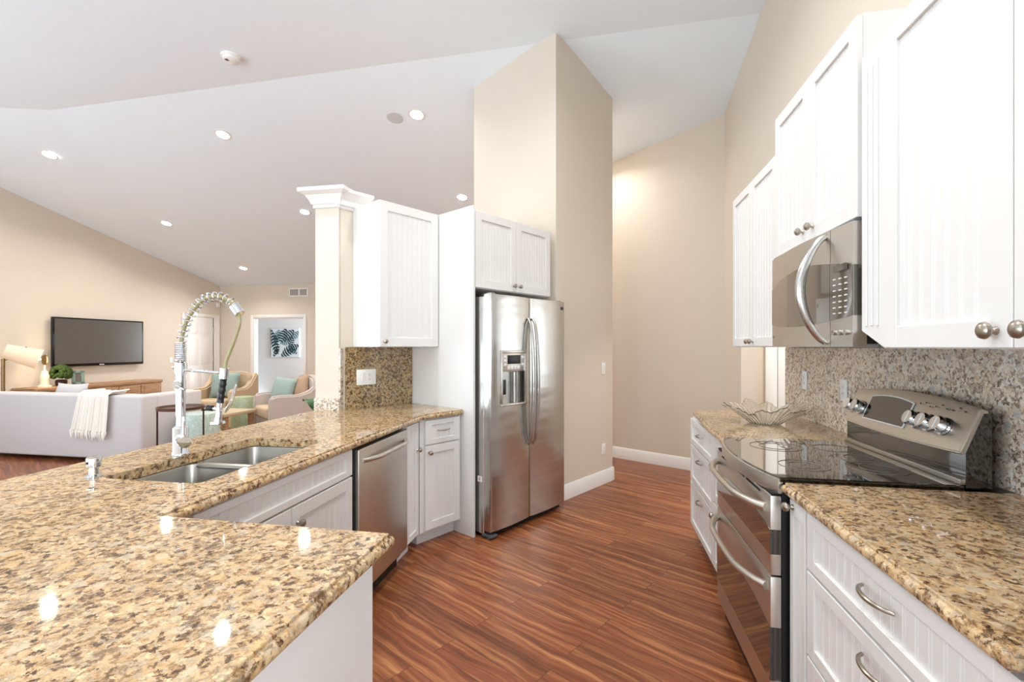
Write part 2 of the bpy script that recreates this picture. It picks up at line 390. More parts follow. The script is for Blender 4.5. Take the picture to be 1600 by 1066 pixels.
# ------------------------------------------------------------------ the setting
FLAT = 4.12; TVW = -8.67; FARW = 9.58; RW = 1.30; HW = 2.887
fl = B(); fl.box(-7, 13, -9, 12, -.1, 0); struct(fl, 'floor', 'woodfloor', 'F', 0, 0)
def slab(pts, name, mat):
    b = B(); lo = [b.bm.verts.new(p) for p in pts]; hi = [b.bm.verts.new((p[0], p[1], p[2]+.12)) for p in pts]
    b.bm.faces.new(lo); b.bm.faces.new(hi[::-1]); n = len(pts)
    for i in range(n): b.bm.faces.new((lo[i], lo[(i+1) % n], hi[(i+1) % n], hi[i]))
    bmesh.ops.recalc_face_normals(b.bm, faces=b.bm.faces[:])
    return struct(b, name, mat, smooth=False)
R0 = (-6.257, 4.43, FLAT); RR = (1.6, 4.2, FLAT); S2P = (TVW-.1, 3.7, FLAT); CC = (TVW-.1, FARW+.05, 2.76); CR = (1.6, FARW+.05, 2.76)
slab([(1.6, BACK-.1, FLAT), RR, R0, S2P, (TVW-.1, BACK-.1, FLAT)], 'ceiling', 'ceil')
slab([RR, R0, CR], 'ceiling_slope', 'ceil'); slab([R0, CC, CR], 'ceiling_slope_far', 'ceil')
slab([R0, S2P, CC], 'ceiling_slope_left', 'ceil')
def plane_z(A, Bq, C, p, a):
    A, Bq, C = Vector(A), Vector(Bq), Vector(C); n = (Bq-A).cross(C-A); return A.z-(n.x*(p-A.x)+n.y*(a-A.y))/n.z
def slope_z(p, a):
    d = (p-CR[0])*(R0[1]-CR[1])-(a-CR[1])*(R0[0]-CR[0])
    z = plane_z(RR, R0, CR, p, a) if d < 0 else plane_z(R0, CC, CR, p, a)
    return min(z, plane_z(R0, S2P, CC, p, a), FLAT)
b = B(); b.box(RW, RW+.12, BACK, -2.95, 0, 4.3); b.box(RW, RW+.12, -1.05, 3.66, 0, 4.3); b.box(RW, RW+.12, -2.95, -1.05, 0, .9); b.box(RW, RW+.12, -2.95, -1.05, 2.2, 4.3); b.box(RW, RW+.12, 4.75, 5.6, 0, 4.3); b.box(RW, RW+.12, 3.66, 4.75, 2.1, 4.3)
struct(b, 'wall_right', 'wall')
b = B(); b.box(RW+.03, RW+.08, -2.95, -2.89, .9, 2.2); b.box(RW+.03, RW+.08, -1.11, -1.05, .9, 2.2); b.box(RW+.03, RW+.08, -2.89, -1.11, .9, .96); b.box(RW+.03, RW+.08, -2.89, -1.11, 2.14, 2.2)
struct(b, 'window_6', 'trimwhite')  # frame of an unseen right-wall opening, added for its fill lamp
b = B(); b.box(HW, HW+.12, -.9, 3.2, 0, 4.3); struct(b, 'wall_hall', 'wall', 'F')
b = B(); b.box(1.0, 1.985, 0, 1.03, 0, 4.3); struct(b, 'wall_center', 'wall', 'F')
b = B(); b.box(-.62, 1.0, .735, .85, 0, 2.40); struct(b, 'wall_divider', 'wall', 'F')
b = B(); b.box(TVW-.12, TVW, BACK, -2.05, 0, 4.3); b.box(TVW-.12, TVW, 1.65, FARW, 0, 4.3); b.box(TVW-.12, TVW, -2.05, 1.65, 0, .42); b.box(TVW-.12, TVW, -2.05, 1.65, 2.6, 4.3); struct(b, 'wall_left', 'wall')
b = B(); b.box(TVW-.08, TVW-.03, -2.05, -1.98, .42, 2.6); b.box(TVW-.08, TVW-.03, 1.58, 1.65, .42, 2.6); b.box(TVW-.08, TVW-.03, -.235, -.165, .42, 2.6); b.box(TVW-.08, TVW-.03, -1.98, 1.58, .42, .49); b.box(TVW-.08, TVW-.03, -1.98, 1.58, 2.53, 2.6)
struct(b, 'window_5', 'trimwhite')  # frame of an unseen left-wall opening, added for the side fill
# far wall with doorway
DP0, DP1 = -7.79, -6.52
b = B(); b.box(TVW-.12, DP0, FARW, FARW+.12, 0, 3.0); b.box(DP1, 1.6, FARW, FARW+.12, 0, 3.0); b.box(DP0, DP1, FARW, FARW+.12, 2.03, 3.0)
struct(b, 'wall_far', 'wall')
# back wall with unseen openings added for the fill lamps
b = B(); xs = [TVW-.12]+[v for w in WINS for v in w]+[RW+.12]
for i in range(0, len(xs), 2): b.box(xs[i], xs[i+1], BACK-.12, BACK, 0, 4.3)
for w in WINS: b.box(w[0], w[1], BACK-.12, BACK, 2.5, 4.3); b.box(w[0], w[1], BACK-.12, BACK, 0, .1)
struct(b, 'wall_back', 'wall')
for i, w in enumerate(WINS):
    b = B()
    for x0, x1 in ((w[0], w[0]+.06), ((w[0]+w[1])/2-.035, (w[0]+w[1])/2+.035), (w[1]-.06, w[1])): b.box(x0, x1, BACK-.08, BACK-.03, .1, 2.5)
    b.box(w[0], w[1], BACK-.08, BACK-.03, .1, .16); b.box(w[0], w[1], BACK-.08, BACK-.03, 2.44, 2.5)
    struct(b, 'window_%d' % (i+1), 'trimwhite')
# room beyond the far doorway
b = B(); b.box(-10.6, -5.4, 12.3, 12.4, 0, 2.7); b.box(-10.7, -10.6, FARW+.12, 12.4, 0, 2.7); b.box(-5.4, -5.3, FARW+.12, 12.4, 0, 2.7); b.box(-10.6, -8.8, FARW+.1, FARW+.16, 0, 2.7)
struct(b, 'wall_far_room', 'roomwall'); b = B(); b.box(-10.7, -5.3, FARW+.1, 12.4, 2.62, 2.7); struct(b, 'ceiling_far_room', 'ceil')
x, y = AW(-5.6, 11.2); tx, ty = AW(-9.5, 12.2)
area('far_room_window_light', (x, y, 1.5), (tx, ty, 1.1), 1.4, 1.4, 70, (.9, .95, 1))  # added fill lamp, the far room has no opening built for it
# vestibule beyond the right-wall opening
b = B(); b.box(RW+.12, 3.0, 5.0, 5.1, 0, 2.5); b.box(3.0, 3.1, 3.2, 5.1, 0, 2.5); b.box(RW+.12, 3.0, 3.1, 3.2, 0, 2.5)
struct(b, 'wall_vestibule', 'wall'); b = B(); b.box(RW+.12, 3.1, 3.1, 5.1, 2.5, 2.6); struct(b, 'ceiling_vestibule', 'ceil')
b = B(); b.box(1.585, 1.69, 4.975, 5.0, 0, 2.1, .004); b.box(1.585, 2.7, 4.975, 5.0, 2.03, 2.13, .004); struct(b, 'trim_1', 'trimwhite')
b = B(); b.box(1.70, 2.5, 4.985, 5.0, 0, 2.03, .003); o = struct(b, 'door_3', 'trimwhite')
x, y = AW(2.1, 4.2); area('vestibule_light', (x, y, 2.45), (x, y, 0), .3, .3, 14, (1, .95, .88))  # lamp added to brighten the space beyond the opening
x, y = AW(2.96, 4.15); tx, ty = AW(0, 4.0)
area('vestibule_daylight', (x, y, 1.35), (tx, ty, 1.3), 1.3, 1.5, 9, (.74, .88, 1))
b = B(); b.box(2.96, 3.0, 3.42, 3.5, .55, 2.15); b.box(2.96, 3.0, 4.8, 4.88, .55, 2.15); b.box(2.96, 3.0, 3.5, 4.8, .55, .62); b.box(2.96, 3.0, 3.5, 4.8, 2.08, 2.15)
struct(b, 'window_4', 'trimwhite')
x, y = AW(1.34, -2.0); tx, ty = AW(-1, -1.7)
area('window_daylight', (x, y, 1.55), (tx, ty, 1.9), 1.8, 1.2, 75, (.80, .91, 1))  # fill added at the unseen right-wall opening, brightens the island side
# casings and doors
def casing(name, x0, x1, y, z1, face=-1, fr='A', w=.07, par=None, t=.018):
    b = B(); y0, y1 = (y-t, y) if face < 0 else (y, y+t)
    b.box(x0-w, x0, y0, y1, 0, z1+w, .004); b.box(x1, x1+w, y0, y1, 0, z1+w, .004); b.box(x0, x1, y0, y1, z1, z1+w, .004)
    return struct(b, name, 'trimwhite', fr)
casing('trim_2', DP0, DP1, FARW, 2.03)
b = B(); b.box(DP0, DP0+.018, FARW, FARW+.12, 0, 2.03); b.box(DP1-.018, DP1, FARW, FARW+.12, 0, 2.03); b.box(DP0, DP1, FARW, FARW+.12, 2.012, 2.03)
b.box(DP0+.018, DP0+.03, FARW+.05, FARW+.09, 0, 2.012)
struct(b, 'trim_3', 'trimwhite')
# door on the TV wall (frame P: faces +p)
DA0, DA1 = 8.62, 9.48
def leftwall(o, a, z=0): return put(o, 'A', TVW, a, z)
o = bpy.data.objects.new('door_1', None); S.collection.objects.link(o)
wx, wy = AW(TVW, DA0); o.location = (wx, wy, 0); o.rotation_euler = (0, 0, ROT['P']); o['kind'] = 'structure'
b = B(); b.box(-.07, 0, -.02, 0, 0, 2.1, .004); b.box(.86, .93, -.02, 0, 0, 2.1, .004); b.box(0, .86, -.02, 0, 2.03, 2.1, .004); b.make('door_frame', 'trimwhite', o)
b = B(); b.box(.01, .74, -.012, 0, .01, 2.02, .002)
for x0, x1 in ((.10, .33), (.42, .65)):
    for z0, z1 in ((.2, .85), (.98, 1.55), (1.66, 1.9)):
        b.box(x0, x1, -.018, -.011, z0, z1, .006)
b.make('door_leaf', 'trimwhite', o)
b = B(); b.box(.742, .762, -.006, 0, .01, 2.02); b.make('door_gap', 'darkgap', o)
for z in (.35, 1.1, 1.75):
    b = B(); b.cyl((.75, -.014, z-.05), (.75, -.014, z+.05), .012); b.make('hinge', 'knobmetal', o)
b = B(); b.box(.77, .86, -.015, 0, .01, 2.03, .003); b.make('door_jamb', 'trimwhite', o)
# baseboards
def baseprof(h=.135, t=.016): return [(0, 0), (-t, 0), (-t, h-.03), (-t*.7, h-.022), (-t*.55, h-.006), (-t*.2, h), (0, h)]
b = B(); b.sweepx(baseprof(), 1.0, 1.985+.016); struct(b, 'baseboard_center', 'trimwhite', 'F')
b = B(); b.sweepx(baseprof(), -.016, 1.03); o = b.make('baseboard_center_side', 'trimwhite'); put(o, 'F', 1.985, 0, 0, pi/2); o['kind'] = 'structure'
b = B(); b.sweepx(baseprof(), -3.2, .9); o = b.make('baseboard_hall', 'trimwhite'); put(o, 'F', HW, 0, 0, -pi/2); o['kind'] = 'structure'
b = B(); b.sweepx(baseprof(), TVW, DP0-.07); b.sweepx(baseprof(), DP1+.07, 1.5); o = b.make('baseboard_far', 'trimwhite'); put(o, 'A', 0, FARW); o['kind'] = 'structure'
b = B(); b.sweepx(baseprof(), BACK, DA0-.07); o = b.make('baseboard_left', 'trimwhite'); wx, wy = AW(TVW, 0); o.location = (wx, wy, 0); o.rotation_euler = (0, 0, ROT['P']); o['kind'] = 'structure'
b = B(); b.sweepx(baseprof(), -5.3, -4.75); o = b.make('baseboard_right', 'trimwhite'); put(o, 'A', RW, 0, 0, -pi/2); o['kind'] = 'structure'
# living-side wall under the peninsula counter, island back
b = B(); b.box(-1.86, -1.80, .12, 3.1, 0, .872); struct(b, 'wall_peninsula', 'wall')
# post with crown
PA = (-2.03, -1.845, 3.12, 3.33)
b = B(); b.box(PA[0], PA[1], PA[2], PA[3], .0, 2.40); struct(b, 'wall_post', 'wall')
def crown(x0, x1, y0, y1, z):
    b = B(); prof = [(.0, 0), (.012, 0), (.012, .02), (.022, .028), (.03, .05), (.052, .085), (.088, .105), (.088, .13)]
    rings = []
    for d, h in prof: rings.append([b.bm.verts.new(v) for v in ((x0-d, y0-d, z+h), (x1+d, y0-d, z+h), (x1+d, y1+d, z+h), (x0-d, y1+d, z+h))])
    for A, C in zip(rings, rings[1:]):
        for i in range(4): b.bm.faces.new((A[i], A[(i+1) % 4], C[(i+1) % 4], C[i]))
    b.bm.faces.new(rings[-1]); b.bm.faces.new(rings[0][::-1]); bmesh.ops.recalc_face_normals(b.bm, faces=b.bm.faces[:])
    return b
struct(crown(PA[0], PA[1], PA[2], PA[3], 2.375), 'trim_4', 'trimwhite', smooth=False)
b = B(); b.box(-.66, 1.0, .70, .86, 2.39, 2.43, .006); b.sweepx([(.735-d, 2.37+h) for d, h in ((0, 0), (.012, 0), (.012, .02), (.03, .05), (.052, .085), (.088, .105), (.088, .125), (0, .125))], -.64, -.40); struct(b, 'trim_5', 'trimwhite', 'F')
# ------------------------------------------------------------------ granite tops
Pb = None
# bend where the peninsula edge (p=-1.17) meets the angled edge (t=.10)
def bend(pline, t):
    lo, hi = -1.2, .3
    for _ in range(60):
        m = (lo+hi)/2
        if FA(m, t)[0] < pline: lo = m
        else: hi = m
    return FA(m, t), m
Bd, sb = bend(-1.17, .10)
outer = [(-.50, .0), (-.50, 1.10), (-1.17, 1.10), Bd, FA(-.004, .10), FA(-.004, .733), FA(-.57, .733), (PA[1]+.002, 3.118), (-2.03, 3.118), (-2.03, .0)]
SX0, SX1, SY0, SY1 = -1.715, -1.32, 1.365, 2.10
def rrect(x0, x1, y0, y1, r, n=6):
    out = []
    for cx, cy, a0 in ((x1-r, y1-r, 0), (x0+r, y1-r, 90), (x0+r, y0+r, 180), (x1-r, y0+r, 270)):
        for i in range(n+1):
            a = math.radians(a0+90*i/n); out.append((cx+r*math.cos(a), cy+r*math.sin(a)))
    return out
def inset(P, flags, d):
    n = len(P); A = sum(P[i][0]*P[(i+1) % n][1]-P[(i+1) % n][0]*P[i][1] for i in range(n)); sg = 1 if A > 0 else -1; L_ = []
    for i in range(n):
        p, q = Vector(P[i]), Vector(P[(i+1) % n]); t_ = (q-p).normalized(); nrm_ = Vector((-t_.y, t_.x))*sg; L_.append((p+nrm_*(d if flags[i] else 0), t_))
    out = []
    for i in range(n):
        (p, u), (q, v) = L_[i-1], L_[i]; c = u.x*v.y-u.y*v.x
        if abs(c) < 1e-4: out.append(tuple(q)); continue
        k = ((q-p).x*v.y-(q-p).y*v.x)/c; out.append(tuple(p+u*k))
    return out
def countertop(outer, z0, z1, hole=None, bev=.013, flags=None):
    flags = flags or [1]*len(outer)
    b = B(); b.prism(outer, z0, z1-.007, topbev=bev, seg=6); b.prism(inset(outer, flags, .010), z1-.012, z1, topbev=.0025, seg=2)
    me = bpy.data.meshes.new('t'); b.bm.to_mesh(me); o = bpy.data.objects.new('t', me); S.collection.objects.link(o)
    if hole:
        h = B(); h.prism(hole, z0-.05, z1+.05); mh = bpy.data.meshes.new('h'); h.bm.to_mesh(mh); ho = bpy.data.objects.new('h', mh); S.collection.objects.link(ho)
        md = o.modifiers.new('b', 'BOOLEAN'); md.operation = 'DIFFERENCE'; md.object = ho; md.solver = 'EXACT'; md.use_self = True
        dg = bpy.context.evaluated_depsgraph_get(); dg.update(); me2 = bpy.data.meshes.new_from_object(o.evaluated_get(dg))
        bpy.data.objects.remove(ho)
    else: me2 = me
    r = bmesh.new(); r.from_mesh(me2); bpy.data.objects.remove(o)
    x = B(); x.bm.free(); x.bm = r
    return x
z0, z1 = .876, .914
b = countertop(outer, z0, z1, rrect(SX0, SX1, SY0, SY1, .03), flags=[1, 1, 1, 1, 0, 0, 0, 0, 1, 1])
o = b.make('granite_countertop', 'granite', ang=18); put(o, 'A', 0, 0); tag(o, 'speckled gold granite countertop around the double sink, widening into the foreground', 'countertop')
b = countertop([(.605, .84), (1.297, .84), (1.297, 1.748), (.605, 1.748)], z0, z1, flags=[0, 0, 1, 1])
o = b.make('granite_countertop', 'granite', ang=18); put(o, 'A', 0, 0); tag(o, 'golden granite countertop on the near side of the stove', 'countertop')
b = countertop([(.605, 2.512), (1.297, 2.512), (1.297, 3.62), (.665, 3.62), (.612, 2.9)], z0, z1, flags=[0, 0, 1, 1, 1])
o = b.make('granite_countertop', 'granite', ang=18); put(o, 'A', 0, 0); tag(o, 'golden granite countertop beyond the stove holding the glass bowl', 'countertop')
b = B(); b.box(1.28, 1.30, .84, 3.62, .9145, 1.3655); o = b.make('granite_backsplash', 'granitegrey'); put(o, 'A', 0, 0); tag(o, 'grey speckled granite backsplash behind the stove', 'backsplash')
b = B(); b.box(-.585, -.003, .715, .7345, .9145, 1.37); o = b.make('granite_backsplash', 'granitedark'); put(o, 'F', 0, 0); tag(o, 'brown granite backsplash with light switches beside the white post', 'backsplash')
b = B(); b.box(PA[0], PA[1]+.012, PA[2]-.018, PA[2]-.001, .9145, 1.0); b.box(PA[1]+.001, PA[1]+.014, PA[2], PA[3]-.1, .9145, 1.36)
o = b.make('granite_backsplash', 'granitegrey'); put(o, 'A', 0, 0); tag(o, 'low granite strip at the foot of the white post', 'backsplash')
# ------------------------------------------------------------------ sink and faucet
t = thing('kitchen_sink', 'stainless steel double bowl sink set under the granite peninsula', 'sink', 'A', -1.5, 1.73)
def bowl(y0, y1, x0=SX0+.004, x1=SX1-.004, depth=.2, zt=.874):
    b = B(); rings = []
    for ins, z, r in ((-.015, zt, .05), (0, zt, .05), (.002, zt-.01, .05), (.012, zt-depth+.03, .05), (.02, zt-depth+.008, .045), (.045, zt-depth, .03)):
        rings.append([b.bm.verts.new((px+1.5, py-1.73, z)) for px, py in rrect(x0+ins, x1-ins, y0+ins, y1-ins, r)])
    n = len(rings[0])
    for A, C in zip(rings, rings[1:]):
        for i in range(n): b.bm.faces.new((A[i], A[(i+1) % n], C[(i+1) % n], C[i]))
    b.bm.faces.new(rings[-1]); bmesh.ops.recalc_face_normals(b.bm, faces=b.bm.faces[:])
    for f in b.bm.faces: f.normal_flip()
    return b
b1 = bowl(SY0+.004, 1.735).make('bowl', 'sinksteel', t); b2 = bowl(1.765, SY1-.004).make('bowl', 'sinksteel', t)
b = B(); b.box(SX0+1.5, SX1+1.5, 1.728-1.73, 1.772-1.73, .858, .870, .004); b.make('divider', 'sinksteel', t)
for yy, par in ((1.55, b1), (1.93, b2)):
    b = B(); b.lathe([(0, .6755), (.038, .6755), (.042, .679), (.03, .677), (0, .676)], 24, Matrix.Translation((-.02, yy-1.73, 0))); b.make('drain', 'chrome', par)
FX, FY = -1.757, 1.728
t = thing('kitchen_faucet', 'tall chrome spring faucet with black sprayer grip behind the sink', 'faucet', 'A', FX, FY, .9145)
def fp(px, py, dy=0): return Vector(((px-282)/367, dy, (710-py)/367))
b = B(); b.lathe([(.034, 0), (.034, .006), (.03, .012), (.03, .112), (.026, .118), (.02, .122)], 28); b.make('base', 'chrome', t)
b = B(); b.cyl((0, -.0, .066), (.066, -.05, .066), .024); b.cyl((.066, -.05, .066), (.09, -.068, .066), .0245, .0235); hb = b.make('valve_body', 'chrome', t)
b = B(); b.cyl((.05, -.038, .085), (.053, -.038, .15), .006, .005); b.lathe([(0, 0), (.007, 0), (.007, .018), (0, .02)], 14, Matrix.Translation((.053, -.038, .148))); b.make('lever', 'chrome', hb)
b = B(); b.cyl((0, 0, .115), (0, 0, .36), .018); b.make('riser_pipe', 'chrome', t)
b = B(); b.cyl((0, 0, .345), (0, 0, .39), .024); b.cyl((-.035, 0, .37), (-.02, 0, .37), .008); b.tube([fp(286, 578), fp(352, 582)], .006); b.make('support_arm', 'chrome', t)
b = B(); b.cyl((.004, -.02, .295), (.018, -.038, .297), .017); b.tube([(.02, -.04, .295), (.05, -.045, .285), (.066, -.046, .279)], [.006, .005, .004]); b.cyl((-.002, .0, .275), (-.002, 0, .315), .0215); b.make('diverter', 'chrome', t)
hose = [fp(*q) for q in ((282, 560), (282.5, 545), (284, 530), (288, 514), (294, 500), (302.5, 489), (312, 477.5), (324, 469), (338, 465), (352, 465), (364, 469), (374, 476), (380, 483))]
def smooth_path(pts, n):
    out = []; m = len(pts)-1
    for i in range(n+1):
        u = i/n*m; k = min(int(u), m-1); f = u-k
        p0 = pts[max(k-1, 0)]; p1 = pts[k]; p2 = pts[k+1]; p3 = pts[min(k+2, m)]
        out.append(.5*((2*p1)+(-p0+p2)*f+(2*p0-5*p1+4*p2-p3)*f*f+(-p0+3*p1-3*p2+p3)*f**3))
    return out
hp = smooth_path(hose, 60)
hosemat = simple('hose', (158, 150, 110), .4, var=.03)
hose2 = smooth_path([fp(*q) for q in ((381, 485), (386, 493), (387, 506), (382, 522), (376, 537), (369, 552), (363, 566), (361, 578))], 30)
b = B(); b.tube(hp, .0075, 10); b.tube(hose2, .0065, 10); b.make('hose', 'hose', t)
# spring: tight turns low down, open turns round the arc
cum = [0]
for q, w in zip(hp, hp[1:]): cum.append(cum[-1]+(w-q).length)
Ltot = cum[-1]
def at(sv):
    for i in range(1, len(cum)):
        if cum[i] >= sv: f = (sv-cum[i-1])/(cum[i]-cum[i-1]); return hp[i-1].lerp(hp[i], f), (hp[i]-hp[i-1]).normalized()
    return hp[-1], (hp[-1]-hp[-2]).normalized()
b = B(); pts = []; turns = 16; N = turns*20
for i in range(N+1):
    u = i/N; P, T = at(.045+(Ltot-.045)*u); bi = Vector((0, 1, 0)); nn = bi.cross(T).normalized()
    pts.append(P+.0185*(math.cos(2*pi*turns*u)*nn+math.sin(2*pi*turns*u)*bi))
b.tube(pts, .0031, 6)
pts = []
for i in range(11*18+1):
    u = i/(11*18); pts.append(Vector((.0185*math.cos(2*pi*11*u), .0185*math.sin(2*pi*11*u), .39+.083*u)))
b.tube(pts, .0038, 6); b.make('spring', 'chrome', t)
T = (hp[-1]-hp[-2]).normalized()
b = B(); b.cyl(hp[-1]-T*.01, hp[-1]+T*.032, .0205); b.make('end_collar', 'chrome', t)
b = B(); b.cyl(fp(361, 575), fp(359, 591), .0175); b.make('spray_nut', 'chrome', t)
b = B(); g0 = fp(359, 590); g1 = fp(353, 628)
b.tube([g0.lerp(g1, k/12) for k in range(13)], [.0135+.0016*math.cos(k*2.1) for k in range(13)], 16); gr = b.make('spray_grip', 'blackplastic', t)
b = B(); b.tube([fp(353, 627), fp(351.5, 640), fp(350, 652), fp(349, 657)], [.012, .011, .013, .016], 16)
b.lathe([(.02, -.002), (.028, 0), (.029, -.008), (.022, -.012), (0, -.012)][::-1], 24, Matrix.Translation(fp(348.5, 657))); b.cyl(fp(350, 639), fp(338, 637), .006); b.make('spray_head', 'chrome', t)
b = B(); b.cyl(fp(339, 637), fp(331, 636.5), .0125); b.make('spray_knob', 'blackplastic', t)
b = B(); b.tube([fp(353, 640), fp(362, 641), fp(370, 628), fp(376, 612), fp(381, 599)], [.004, .006, .0045, .004, .003], 8); b.tube([fp(362, 643), fp(371, 633), fp(378, 616), fp(382, 600)], .003, 8); b.make('spray_lever', 'chrome', t)
t = thing('soap_dispenser', 'small chrome cylinder cap on the granite left of the sink', 'soap dispenser', 'A', -1.752, 1.372, .9145)
b = B(); b.lathe([(.025, 0), (.025, .004), (.015, .01), (.0145, .03), (.021, .036), (.0225, .064), (.021, .068), (0, .069)], 28); b.make('cap', 'chrome', t)
b = B(); b.box(-.004, .004, -.0235, -.0215, .048, .056); b.make('slot', 'blackplastic', t)
# ------------------------------------------------------------------ cabinets
def body(x0, x1, y0, y1, z0, z1, toe=0, toed=.06):
    b = B(); b.box(x0, x1, y0, y1, z0 if not toe else toe, z1, .0015, 1)
    if toe: b.box(x0, x1, y0+toed, y1, 0, toe+.001)
    return b
def add_knob(x, z, par, y=0, r=.016): return knob_bm(x, z, y, r).make('knob', 'knobmetal', par)
def add_pull(x, z, par, y=0, w=.096): return pull_bm(x, z, y, w).make('pull', 'knobmetal', par)
# right wall units: local x runs towards the viewer (-a), y into the wall
def RU(name, label, cat, a_far, p_face, z=0): return thing(name, label, cat, 'R', p_face, a_far, z)
def three_drawers(t, w, skip=0):
    for z0, z1, zp in ((.688, .862, .79), (.425, .68, .635), (.115, .417, .325)):
        b = B(); b.door(.006, w-.006, z0, z1, -.02, st=.05, rail=.038); d = b.make('drawer', 'white', t); add_pull(w/2, zp if z1 > .8 else z1-.06, d, -.02, .12 if w > .7 else .1)
wn = .77
t = RU('drawer_cabinet', 'white beadboard drawer cabinet nearest the viewer under the granite by the tall cabinet', 'cabinet', 1.615, .65)
body(0, wn, 0, .62, .0, .872, .1).make('body', 'white', t); three_drawers(t, wn)
t = RU('narrow_cabinet', 'narrow white beadboard base cabinet with one knob, on the near side of the stove', 'cabinet', 1.744, .65)
body(0, .126, 0, .62, 0, .872, .1).make('body', 'white', t)
b = B(); b.door(.003, .123, .115, .862, -.02, st=.03, rail=.05, pitch=.03); d = b.make('door', 'white', t); add_knob(.03, .84, d, -.02)
t = RU('drawer_cabinet', 'white beadboard cabinet of three drawers at the far end of the stove wall', 'cabinet', 3.585, .66)
body(0, .70, 0, .61, 0, .872, .1).make('body', 'white', t); three_drawers(t, .70)
t = RU('narrow_cabinet', 'narrow white base cabinet between the far drawers and the stove', 'cabinet', 2.884, .66)
body(0, .368, 0, .61, 0, .872, .1).make('body', 'white', t)
for z0, z1, zk in ((.49, .862, .7), (.115, .48, .42)):
    b = B(); b.door(.003, .365, z0, z1, -.02, st=.05); d = b.make('door', 'white', t); add_knob(.05, zk, d, -.02)
# uppers
t = RU('upper_cabinet', 'white beadboard wall cabinet with two doors, left of the microwave', 'wall cabinet', 3.60, .95, 1.37)
w = 1.09; b = B(); b.box(0, w, 0, .345, 0, 1.04, .002, 1); b.make('body', 'white', t)
b = B(); b.door(.004, .418, .004, 1.036, -.02, st=.055); d = b.make('door', 'white', t); add_knob(.385, .035, d, -.02)
b = B(); b.door(.422, .836, .004, 1.036, -.02, st=.055); d = b.make('door', 'white', t); add_knob(.455, .035, d, -.02)
b = B(); b.box(.84, w, -.018, 0, .004, 1.036, .001, 1); b.make('filler', 'white', t)
t = RU('upper_cabinet', 'tall white beadboard wall cabinet above the microwave', 'wall cabinet', 2.506, .86, 1.80)
w = .752; b = B(); b.box(0, w, 0, .435, 0, .68, .002, 1); b.make('body', 'white', t)
for x0, x1, kx in ((.003, .374, .33), (.378, .749, .422)):
    b = B(); b.door(x0, x1, .004, .676, -.02, st=.055); d = b.make('door', 'white', t); add_knob(kx, .055, d, -.02)
t = RU('upper_cabinet', 'large white beadboard wall cabinet at right with two ball knobs', 'wall cabinet', 1.742, .86, 1.367)
w = .90; b = B(); b.poly([(.131, .0), (w, 0), (w, .955), (.0, .955), (.0, .058)], d0=.0, d1=.435); b.make('body', 'white', t)
b = B(); b.door(.135, .588, .002, .953, -.02, st=.062, pitch=.048); d = b.make('door', 'white', t); add_knob(.548, .04, d, -.02, .019)
b = B(); b.door(.592, w-.005, .002, .953, -.02, st=.062, pitch=.048); d = b.make('door', 'white', t); add_knob(.632, .04, d, -.02, .019)
b = B()
pts = [(0, .058), (.131, .0), (.131, .953), (0, .953)]
b.poly(pts, d0=-.012, d1=0)
for xx in (.03, .06, .09): b.box(xx-.006, xx+.006, -.0165, -.011, .07, .9, .002, 1)
b.make('filler', 'white', t)
t = RU('tall_cabinet', 'tall white cabinet edge at the right border of the view', 'tall cabinet', .836, .65)
b = B(); b.box(0, .9, 0, .62, 0, 2.42, .002, 1); b.make('body', 'white', t)
b = B(); b.door(.003, .45, .12, 1.86, -.02, st=.045); d = b.make('door', 'white', t); add_knob(.41, 1.0, d, -.02)
b = B(); b.door(.003, .45, 1.87, 2.41, -.02, st=.045); d = b.make('door', 'white', t)
# peninsula: local x runs away (+a), y towards -p
def PU(name, label, cat, a0, p_face, z=0): return thing(name, label, cat, 'P', p_face, a0, z)
t = PU('sink_cabinet', 'white beadboard cabinet with a false drawer front below the sink', 'cabinet', 1.16, -1.215)
b = B(); b.box(0, .99, 0, .02, .1, .872, .001, 1); b.box(0, .02, 0, .55, .1, .872); b.box(.97, .99, 0, .55, .1, .872); b.box(0, .99, .06, .55, 0, .12)
b.make('body', 'white', t)
b = B(); b.door(.06, .985, .742, .868, -.02, st=.06, rail=.03); b.make('drawer_front', 'white', t)
b = B(); b.door(.06, .518, .115, .734, -.02); d = b.make('door', 'white', t); add_knob(.485, .665, d, -.02)
b = B(); b.door(.522, .985, .115, .734, -.02); d = b.make('door', 'white', t); add_knob(.555, .665, d, -.02)
t = PU('narrow_cabinet', 'narrow white cabinet between the dishwasher and the angled corner cabinet', 'cabinet', 2.815, -1.215)
w = Bd[1]-2.815-.0; b = B(); b.box(0, w, 0, .35, .1, .872, .001, 1); b.box(.0, w-.02, .055, .35, 0, .101); b.make('body', 'white', t)
b = B(); b.door(.004, w-.012, .115, .866, -.02, st=.04); d = b.make('door', 'white', t); add_knob(w-.04, .685, d, -.02)
t = thing('corner_cabinet', 'angled white cabinet with one drawer and a door, against the white fridge panel', 'cabinet', 'F', sb, .135)
w = -sb-.004; b = B(); b.box(.0, w, 0, .55, .1, .872, .001, 1); b.box(.03, w, .075, .55, 0, .101); b.make('body', 'white', t)
b = B(); b.door(.035, w-.02, .70, .866, -.02, st=.055, rail=.035); d = b.make('drawer', 'white', t); add_pull(w/2+.01, .79, d, -.02)
b = B(); b.door(.035, w-.02, .115, .692, -.02); d = b.make('door', 'white', t); add_knob(.065, .645, d, -.02)
b = B(); b.box(-.53, -.533+.005, .0, .0, 0, 0) if False else None
